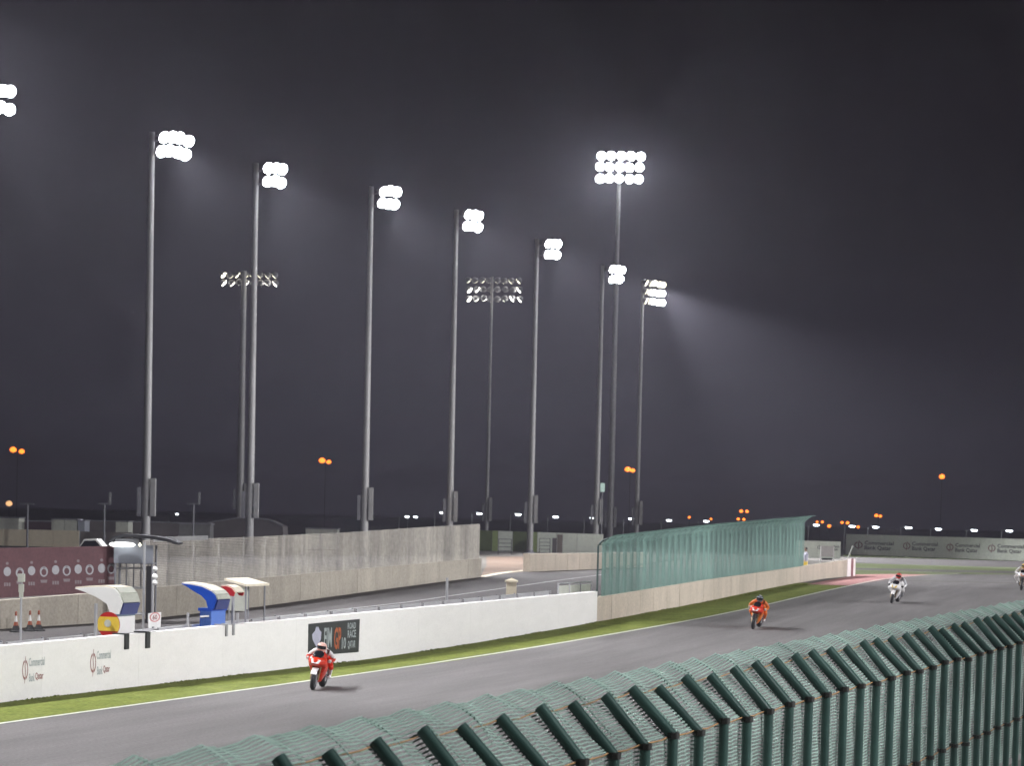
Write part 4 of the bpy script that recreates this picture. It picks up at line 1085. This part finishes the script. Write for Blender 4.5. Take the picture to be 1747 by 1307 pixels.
# ================================================================== NEAR FENCE
z0n = H - 11540 * 0.9285 / F
def knee(n):       # world position of the knee of post n
    t = n + 28.4; Y = 0.9285 * t
    p = fence_post(n); z = H - (11540 + ROLL * 42500) / F * 0.9285 + (882 + ROLL * (2550 - XP) - 878) / F * Y
    return Vector((p.x, p.y, z))
N0, N1 = -16, 34
nT = Vector((-0.9285, 0.3714, 0)); fdir = Vector((0.3714, 0.9285, 0))
nf_ = thing('near_debris_fence', 'dark green posts with slanted arms and green wire mesh in the foreground', 'fence', Vector((knee(N0).x, knee(N0).y, 0)))
ARM_O, ARM_U = 0.50, 0.52
post_h = 2.3
pm = MB(); pm.tube([(0, 0, -1.0), (0, 0, 0.02)], 0.064, 12); pm.smooth = True
am = MB(); am.tube([(0, 0, -0.02), (nT.x * ARM_O, nT.y * ARM_O, ARM_U)], 0.066, 12); am.smooth = True
am_me = am.mesh('arm'); am_me.materials.append(postg)
cl = MB(); cl.lathe([(0.064, -0.05), (0.078, -0.045), (0.078, 0.02), (0.064, 0.025)], n=12); cl.box((0.0, -0.075, -0.015), (0.05, 0.05, 0.06))
cl_me = cl.mesh('clamp'); cl_me.materials.append(clampm)
for n in range(N0, N1 + 1):
    kz = knee(n); g = gz(kz.y); jx = RNG.uniform(-0.03, 0.03); jz = RNG.uniform(-0.035, 0.035)
    hh = kz.z + jz - g
    a = MB(); a.tube([(0, 0, -hh), (0, 0, 0.0)], 0.062, 12); 
    o = a.build('post', postg, None, False, True); o.parent = nf_
    o.location = Vector((kz.x, kz.y, kz.z + jz)) - Vector(nf_.location) + fdir * jx
    ar = inst('arm', am_me, o, (0, 0, 0)); ar.rotation_euler = (R(RNG.uniform(-2, 2)), R(RNG.uniform(-3.0, 3.0)), R(RNG.uniform(-3, 3)))
    inst('clamp', cl_me, o, (0, 0, 0)); inst('clamp', cl_me, o, (0, 0, -1.52))
for me in (am_me,): me.polygons.foreach_set('use_smooth', [len(p.vertices) == 4 for p in me.polygons])
kn = np.array([tuple(knee(n)) for n in range(N0, N1 + 1)]); un = np.arange(N0, N1 + 1, dtype=float)
ART = 1.08
aU = np.array((nT.x * ARM_O, nT.y * ARM_O, ARM_U)); aL = np.linalg.norm(aU); aU = aU / aL
aN = np.array((nT.x * ARM_U, nT.y * ARM_U, -ARM_O)); aN = -aN / np.linalg.norm(aN) * -1    # outward/down side (track side)
rs = np.random.RandomState(3); jit = rs.uniform(-1, 1, 400)
def near_P(u_, v):
    """v: metres below (-) or above (+) the knee"""
    k3 = np.stack([np.interp(u_, un, kn[:, i]) for i in range(3)], -1)
    nT3 = np.array(tuple(nT))
    low = np.minimum(v, 0); up = np.maximum(v, 0)
    droop = np.clip(up - 0.72, 0, 1)
    fr = (u_ - 0.35) % 1.0; sc_ = np.floor(u_ - 0.35).astype(int) % 400
    amp = 0.105 * (0.75 + 0.35 * jit[sc_])
    cor = amp * (1.25 * np.sin(math.pi * fr) ** 0.8 - 0.5) * np.clip(0.25 + up * 1.1, 0.25, 1.15)
    ripple = 0.012 * np.sin(u_ * 9.7 + v * 7) + 0.010 * np.sin(u_ * 23 + v * 3.1)
    p = k3 + 0.075 * nT3 + low[:, None] * np.array((0, 0, 1.0)) + up[:, None] * aU
    nn = np.where((v < 0)[:, None], nT3[None, :], (-aN)[None, :] * -1)
    p = p + (cor + ripple)[:, None] * nn
    p = p + (droop ** 1.6 * -0.55)[:, None] * np.array((0, 0, 1.0)) + (droop * 0.12)[:, None] * nT3
    return p
usub = np.arange(N0, N1 + 0.01, 0.1)
wires(near_P, None, np.concatenate([np.array([-2.3, -1.8, -1.3, -0.9, -0.5, -0.2]), np.arange(0, ART + 0.05, 0.09)]), tuple(-Vector(nT)), tuple(fdir), 0.0115, 0.0040,
      np.concatenate([np.arange(-2.26, 0, 0.047), np.arange(0.03, ART, 0.047)]), np.arange(N0, N1, 0.075), usub, meshg, 'wire_mesh', nf_)
def rail_at(v, off, r, name='tension_wire', sag=0.02):
    pts = []
    for n in np.arange(N0, N1 + 0.01, 0.25):
        k3 = Vector([np.interp(n, un, kn[:, i]) for i in range(3)])
        p = k3 + (Vector(aU) * v if v > 0 else Vector((0, 0, v))) + nT * off + Vector((0, 0, -sag * math.sin(math.pi * (n % 1.0)) + RNG.uniform(-.006, .006)))
        pts.append(p)
    MB().tube(pts, r, 5).build(name, rust, nf_)
rail_at(-0.01, 0.05, 0.010); rail_at(0.66, 0.07, 0.008, sag=0.03); rail_at(-1.53, 0.05, 0.010)
a = MB(); pa, pb2 = knee(N0), knee(N1)

# ================================================================== MOTORCYCLES AND RIDERS
def ellipse_ring(x, zc, w, h, n=16, p=2.4, flat=0.0):
    out = []
    for k in range(n):
        a = 2 * math.pi * k / n; ca, sa = math.cos(a), math.sin(a)
        out.append((x, w * math.copysign(abs(ca) ** (2 / p), ca), zc + h * math.copysign(abs(sa) ** (2 / p), sa)))
    return out
def torus(mb, c, Rr, r, n=28, m=10, squash=1.0):
    vs = []; fs = []
    for i in range(n):
        a = 2 * math.pi * i / n
        for j in range(m):
            b = 2 * math.pi * j / m; rr = Rr + r * math.cos(b)
            vs.append((c[0] + rr * math.cos(a), c[1] + r * squash * math.sin(b), c[2] + rr * math.sin(a)))
    for i in range(n):
        for j in range(m):
            fs.append((i * m + j, i * m + (j + 1) % m, ((i + 1) % n) * m + (j + 1) % m, ((i + 1) % n) * m + j))
    mb.add(vs, fs)
def bike(loc, head, lean, label, mF, mS, mT, mN, mFe, mW, name='racing_motorcycle', rx=0.0):
    t = thing(name, label, 'motorcycle', loc, 0, 'racing motorcycles on the track')
    t.rotation_euler = (R(lean), R(rx), head)
    for (x, z, r_, wd) in ((0.71, 0.30, 0.30, 0.060), (-0.71, 0.315, 0.315, 0.095)):
        w = MB(); torus(w, (x, 0, z), r_ - wd * 0.9, wd * 0.95); wo_ = w.build('wheel', rubber, t, False, True)
        w = MB(); w.lathe([(0.05, -0.05), (r_ - wd * 1.7, -0.045), (r_ - wd * 1.4, -0.05), (r_ - wd * 1.4, 0.05), (r_ - wd * 1.7, 0.045), (0.05, 0.05)], c=(x, 0, z), n=20, axis='y'); w.build('rim', mW, wo_, False)
        w = MB(); w.lathe([(0.06, -0.075), (0.15, -0.075), (0.15, -0.068), (0.06, -0.068)], c=(x, 0, z), n=18, axis='y'); w.lathe([(0.06, 0.068), (0.15, 0.068), (0.15, 0.075), (0.06, 0.075)], c=(x, 0, z), n=18, axis='y'); w.build('brake_disc', galv, wo_, False)
    f = MB(); rings = [ellipse_ring(*q) for q in ((0.99, .80, .025, .03), (0.955, .805, .10, .07), (0.86, .815, .19, .11), (0.74, .82, .245, .135), (0.60, .81, .27, .165), (0.47, .78, .265, .20))]
    f.loft(rings); f.build('nose_fairing', mF, t, False, True)
    f = MB(); rings = [ellipse_ring(*q) for q in ((0.485, .66, .23, .22), (0.36, .59, .235, .32), (0.1, .55, .235, .38), (-0.15, .53, .21, .36), (-0.38, .52, .14, .24))]
    rings = [[(x, y * (0.38 + 0.62 * min(1, max(0, (z - .16) / .46))), z) for x, y, z in r_] for r_ in rings]
    f.loft(rings); f.build('side_fairing', mS, t, False, True)
    f = MB(); rings = [ellipse_ring(*q) for q in ((0.30, .90, .12, .07), (0.15, .93, .16, .12), (-0.05, .92, .16, .12), (-0.25, .86, .12, .08))]
    f.loft(rings); f.build('fuel_tank', mT, t, False, True)
    f = MB(); rings = [ellipse_ring(*q) for q in ((-0.28, .80, .11, .05), (-0.55, .82, .13, .06), (-0.75, .90, .12, .09), (-0.98, .97, .07, .05), (-1.08, .99, .02, .02))]
    f.loft(rings); f.build('tail_unit', mT, t, False, True)
    f = MB(); rings = [ellipse_ring(*q) for q in ((0.82, .93, .10, .03), (0.72, .97, .14, .07), (0.60, 1.0, .15, .09), (0.52, 1.01, .14, .10))]
    f.loft(rings); f.build('windscreen', glassd, t, False, True)
    f = MB(); f.add([(1.0, -.055, .77), (1.0, .055, .77), (.965, .085, .85), (.965, -.085, .85)], [(0, 1, 2, 3)])
    f.prism([(0.975, -.10, .765), (0.975, .10, .765), (.90, .14, .875), (.90, -.14, .875)], (0.03, 0, 0.01)); f.build('number_panel', mN, t, False)
    # front mudguard
    vs = []; fs = []; n = 10
    for i in range(n + 1):
        a = R(30 + 110 * i / n)
        for yy, rr in ((-.085, .305), (-.06, .335), (.06, .335), (.085, .305)): vs.append((0.71 + rr * math.cos(a), yy, 0.30 + rr * math.sin(a)))
    for i in range(n):
        for j in range(3): fs.append((i * 4 + j, i * 4 + j + 1, i * 4 + j + 5, i * 4 + j + 4))
    MB().add(vs, fs).build('mudguard', mFe, t, False, True)
    for s_ in (-1, 1):
        MB().tube([(0.71, s_ * .10, .30), (0.50, s_ * .11, .86)], [0.032, 0.028], 8).build('fork_leg', mat('gold_fork', (0.16, 0.10, 0.04), 0.4, 0.4), t, False, True)
        MB().tube([(0.50, s_ * .10, .88), (0.44, s_ * .33, .84)], 0.02, 8).build('handlebar', rubber, t, False)
        MB().tube([(-0.30, s_ * .07, .36), (-0.71, s_ * .13, .32)], [0.05, 0.035], 8).build('swing_arm', galvd, t, False)
        MB().tube([(-0.22, s_ * .16, .40), (-0.18, s_ * .24, .38)], 0.015, 6).build('foot_peg', darkm, t, False)
    MB().tube([(-0.2, -.12, .22), (-0.5, -.18, .30), (-0.85, -.17, .52)], [.04, .045, .055], 10).build('exhaust', darkm, t, False, True)
    return t
def rider(loc, head, lean, label, mL, mA, mH, mG, knee_out=0.0, rise=0.0, rx=0.0, mB=None, vis=glassd):
    t = thing('person', label, 'person', loc, 0, 'riders on racing motorcycles')
    t.rotation_euler = (R(lean), R(rx), head)
    V = [(-0.45, 0, .90, .155, .13), (-0.27, 0, 1.00 + rise * .3, .15, .125), (-0.05, 0, 1.07 + rise * .6, .17, .125), (0.10, 0, 1.10 + rise, .11, .09), (0.19, 0, 1.13 + rise, .06, .06)]
    E = [(0, 1), (1, 2), (2, 3), (3, 4)]
    for s_ in (-1, 1):
        k = len(V); ko = knee_out if s_ < 0 else 0
        V += [(0.08, s_ * .21, 1.08 + rise, .082, .082), (0.08, s_ * (.375 + rise * .3), .91 + rise * .4, .058, .058), (0.28, s_ * .365, .86, .047, .047), (0.43, s_ * .31, .85, .035, .035)]
        E += [(3, k), (k, k + 1), (k + 1, k + 2), (k + 2, k + 3)]
        k = len(V)
        V += [(-0.42, s_ * .13, .84, .095, .095), (0.02 - ko * .2, s_ * (.30 + ko), .66, .075, .075), (-0.26, s_ * .25, .46, .05, .05), (-0.30, s_ * .24, .38, .042, .042), (-0.16, s_ * .245, .36, .035, .03)]
        E += [(0, k), (k, k + 1), (k + 1, k + 2), (k + 2, k + 3), (k + 3, k + 4)]
    me = bpy.data.meshes.new('leathers'); me.from_pydata([v[:3] for v in V], E, []); o = bpy.data.objects.new('leathers', me); COL.objects.link(o)
    sm = o.modifiers.new('s', 'SKIN'); 
    for i, v in enumerate(V):
        me.skin_vertices[0].data[i].radius = (v[3], v[4]); me.skin_vertices[0].data[i].use_root = (i == 0)
    sm.use_smooth_shade = True; sb_ = o.modifiers.new('u', 'SUBSURF'); sb_.levels = 2; sb_.render_levels = 2
    bpy.context.view_layer.update()
    m2 = bpy.data.meshes.new_from_object(o.evaluated_get(bpy.context.evaluated_depsgraph_get()))
    bpy.data.objects.remove(o); m2.materials.clear(); m2.materials.append(mL); m2.name = 'body'
    if mA is not None:
        m2.materials.append(mA)
        for p in m2.polygons:
            c = p.center
            if (c.x > -0.02 and c.z > 0.93 and abs(c.y) > 0.10) or (c.z < 0.58 and abs(c.y) > .15): p.material_index = 1
    m2.polygons.foreach_set('use_smooth', [True] * len(m2.polygons))
    inst('body', m2, t, (0, 0, 0))
    a = MB(); hc = (0.27, 0, 1.20 + rise)
    a.lathe([(0.01, -.135), (0.085, -.12), (0.125, -.05), (0.137, .02), (0.125, .08), (0.08, .125), (0.01, .14)], c=hc, n=18)
    a.v = [(hc[0] + (x - hc[0]) * 1.15, y, z) for x, y, z in a.v]; hlm = a.build('helmet', mH, t, False, True)
    a = MB(); vs = []; fs = []
    for i in range(9):
        w = R(-62 + 124 * i / 8)
        for z_, rr in ((-.035, .150), (0.01, .160), (.055, .152)): vs.append((hc[0] + rr * 1.08 * math.cos(w), rr * 0.92 * math.sin(w), hc[2] + z_))
    for i in range(8):
        for j in range(2): fs.append((i * 3 + j, i * 3 + j + 1, i * 3 + j + 4, i * 3 + j + 3))
    a.add(vs, fs); a.build('visor', vis, hlm, False, True)
    a = MB(); a.prism([(hc[0] + .02, -.05, hc[2] + .135), (hc[0] - .12, -.045, hc[2] + .11), (hc[0] - .17, 0, hc[2] + .07), (hc[0] - .12, .045, hc[2] + .11), (hc[0] + .02, .05, hc[2] + .135)], (0, 0, 0.018)); a.build('helmet_stripe', mG, hlm, False)
    # back hump
    a = MB(); a.loft([ellipse_ring(*q) for q in ((-0.28, 1.10 + rise * .3, .03, .02), (-0.15, 1.155 + rise * .5, .08, .05), (0.0, 1.19 + rise * .8, .08, .055), (0.10, 1.19 + rise, .05, .04))]); a.build('back_hump', mL if mA is None else mA, t, False, True)
    for s_ in (-1, 1):
        a = MB(); a.loft([ellipse_ring(*q) for q in ((0.39, .85, .03, .035), (0.44, .855, .045, .045), (0.49, .85, .04, .045), (0.51, .845, .02, .025))]); a.v = [(x, y + s_ * .315, z) for x, y, z in a.v]
        g = a.build('glove', mG, t, False, True)
        for q in range(4):
            yy = s_ * (.285 + q * .021); MB().tube([(0.49, yy, .865), (0.525, yy, .85), (0.52, yy, .822), (0.50, yy, .815)], [.011, .011, .010, .009], 6).build('finger', mG, g, False, True)
        MB().tube([(0.45, s_ * .275, .84), (0.47, s_ * .262, .82), (0.495, s_ * .268, .808)], [.013, .012, .010], 6).build('thumb', mG, g, False, True)
        a = MB(); a.loft([ellipse_ring(*q) for q in ((-0.34, .39, .035, .055), (-0.28, .375, .045, .05), (-0.18, .355, .042, .03), (-0.10, .35, .02, .018))]); a.v = [(x, y + s_ * .245, z) for x, y, z in a.v]
        a.build('boot', mG if mB is None else mB, t, False, True)
    return t
race_red = mat('race_red', (0.62, 0.035, 0.012), 0.28, var=0.04)
race_white = mat('race_white', (0.75, 0.73, 0.72), 0.3, var=0.04)
race_orange = mat('race_orange', (0.72, 0.17, 0.02), 0.35, var=0.05)
race_green = mat('race_green', (0.10, 0.26, 0.12), 0.35)
race_yel = mat('race_yellow', (0.62, 0.42, 0.08), 0.35)
helm_pink = mat('helmet_pink', (0.72, 0.42, 0.36), 0.3); helm_red = mat('helmet_red', (0.55, 0.05, 0.03), 0.3)
helm_dark = mat('helmet_dark', (0.10, 0.11, 0.12), 0.25)
glove_b = mat('glove_black', (0.03, 0.03, 0.03), 0.6); rim_w = mat('rim_grey', (0.22, 0.22, 0.23), 0.4, 0.5); rim_b = mat('rim_dark', (0.03, 0.03, 0.03), 0.4, 0.4)
th_tr = math.atan2(-0.955, -0.295)
def mount(px, py, dh, lean, sc, bargs, rargs, rx=0.0, **kw):
    # py: contact row of the front wheel
    b = G(px, py); hd = th_tr + R(dh)
    fw = Vector((math.cos(hd), math.sin(hd), 0)) * 0.71 * sc
    loc = b - fw; loc.z = (gz(b.y) + gz((b - fw * 2).y)) / 2
    slope = math.degrees(math.atan2(gz((b - fw * 2).y) - gz(b.y), 1.42 * sc))
    bk_ = bike(loc, hd, lean, *bargs, rx=slope); bk_.scale = (sc,) * 3
    rd = rider(loc, hd, lean, *rargs, rx=slope, **kw); rd.scale = (sc,) * 3
mount(533, 1178, 11, -8, 0.97, ('red racing motorcycle nearest the camera, level with the poster', race_red, race_red, race_red, race_white, race_white, rim_w),
      ('rider in red and white leathers with a pale helmet tucked on the nearest red motorcycle', race_red, race_white, helm_pink, race_white), rise=-0.02)
mount(1284, 1074, 2, -9, 1.03, ('red and orange racing motorcycle second from the camera', race_red, race_orange, race_red, race_white, rubber, rim_b),
      ('rider in orange leathers with a dark and white helmet on the second motorcycle', race_orange, None, helm_dark, race_white), knee_out=0.05, rise=0.02)
mount(1521, 1030, -2, -10, 1.06, ('white and yellow racing motorcycle third from the camera on the bend exit', race_white, race_white, race_white, race_yel, race_white, rim_b),
      ('rider in white leathers with a red helmet on the third motorcycle', race_white, mat('suit_grey', (0.5, 0.5, 0.52), 0.5), helm_red, glove_b), knee_out=0.10, rise=0.10)
mount(1742, 1007.5, 5, -5, 1.06, ('white racing motorcycle with orange nose plate cut by the right edge of the photo', race_white, race_white, race_orange, race_orange, rubber, rim_b),
      ('rider in white leathers and yellow helmet on the motorcycle cut by the right edge', race_white, race_white, race_yel, race_white), knee_out=0.12, rise=0.08)

# ================================================================== MARSHAL behind the barrier end
b = atY(1375, 950, 156); b.z = gz(156)
t = thing('person', 'marshal in pale top and yellow trousers standing at the green fence end', 'person', b, R(200))
V = [(0, 0, .95, .15, .11), (0, 0, 1.15, .15, .10), (0, 0, 1.38, .17, .10), (0, 0, 1.50, .06, .06), (0, 0, 1.56, .05, .05)]
E = [(0, 1), (1, 2), (2, 3), (3, 4)]
for s_ in (-1, 1):
    k = len(V); V += [(0, s_ * .2, 1.42, .06, .06), (0.03, s_ * .27, 1.14, .045, .045), (0.16, s_ * .22, .95, .035, .035)]; E += [(2, k), (k, k + 1), (k + 1, k + 2)]
    k = len(V); V += [(0, s_ * .1, .88, .10, .10), (0.02, s_ * .12, .48, .07, .07), (0, s_ * .13, .09, .05, .05), (0.14, s_ * .14, .04, .04, .035)]; E += [(0, k), (k, k + 1), (k + 1, k + 2), (k + 2, k + 3)]
me = bpy.data.meshes.new('m'); me.from_pydata([v[:3] for v in V], E, []); o = bpy.data.objects.new('m', me); COL.objects.link(o); sm = o.modifiers.new('s', 'SKIN')
for i, v in enumerate(V): me.skin_vertices[0].data[i].radius = (v[3], v[4]); me.skin_vertices[0].data[i].use_root = (i == 0)
o.modifiers.new('u', 'SUBSURF').levels = 1
bpy.context.view_layer.update(); m2 = bpy.data.meshes.new_from_object(o.evaluated_get(bpy.context.evaluated_depsgraph_get())); bpy.data.objects.remove(o)
m2.materials.clear()
for m_ in (mat('pale_shirt', (0.42, 0.42, 0.50), 0.7), yell, skin, rubber): m2.materials.append(m_)
for p in m2.polygons:
    z = p.center.z; p.material_index = 3 if z < 0.1 else 1 if z < 0.93 and abs(p.center.y) < 0.2 and p.center.x < .12 else 2 if z > 1.5 or (z < 1.02 and p.center.x > .1) else 0
m2.polygons.foreach_set('use_smooth', [True] * len(m2.polygons)); inst('body', m2, t, (0, 0, 0))
a = MB(); a.lathe([(0.01, -.12), (0.065, -.10), (0.085, -.02), (0.088, .04), (0.06, .10), (0.01, .12)], c=(0.02, 0, 1.68), n=14)
hd_ = a.build('head', skin, t, False, True)
MB().lathe([(0.095, -.02), (0.10, .04), (0.07, .115), (0.01, .135)], c=(0.0, 0, 1.685), n=14).build('hair', mat('black_hair', (0.012, 0.01, 0.01), 0.6), hd_, False, True)
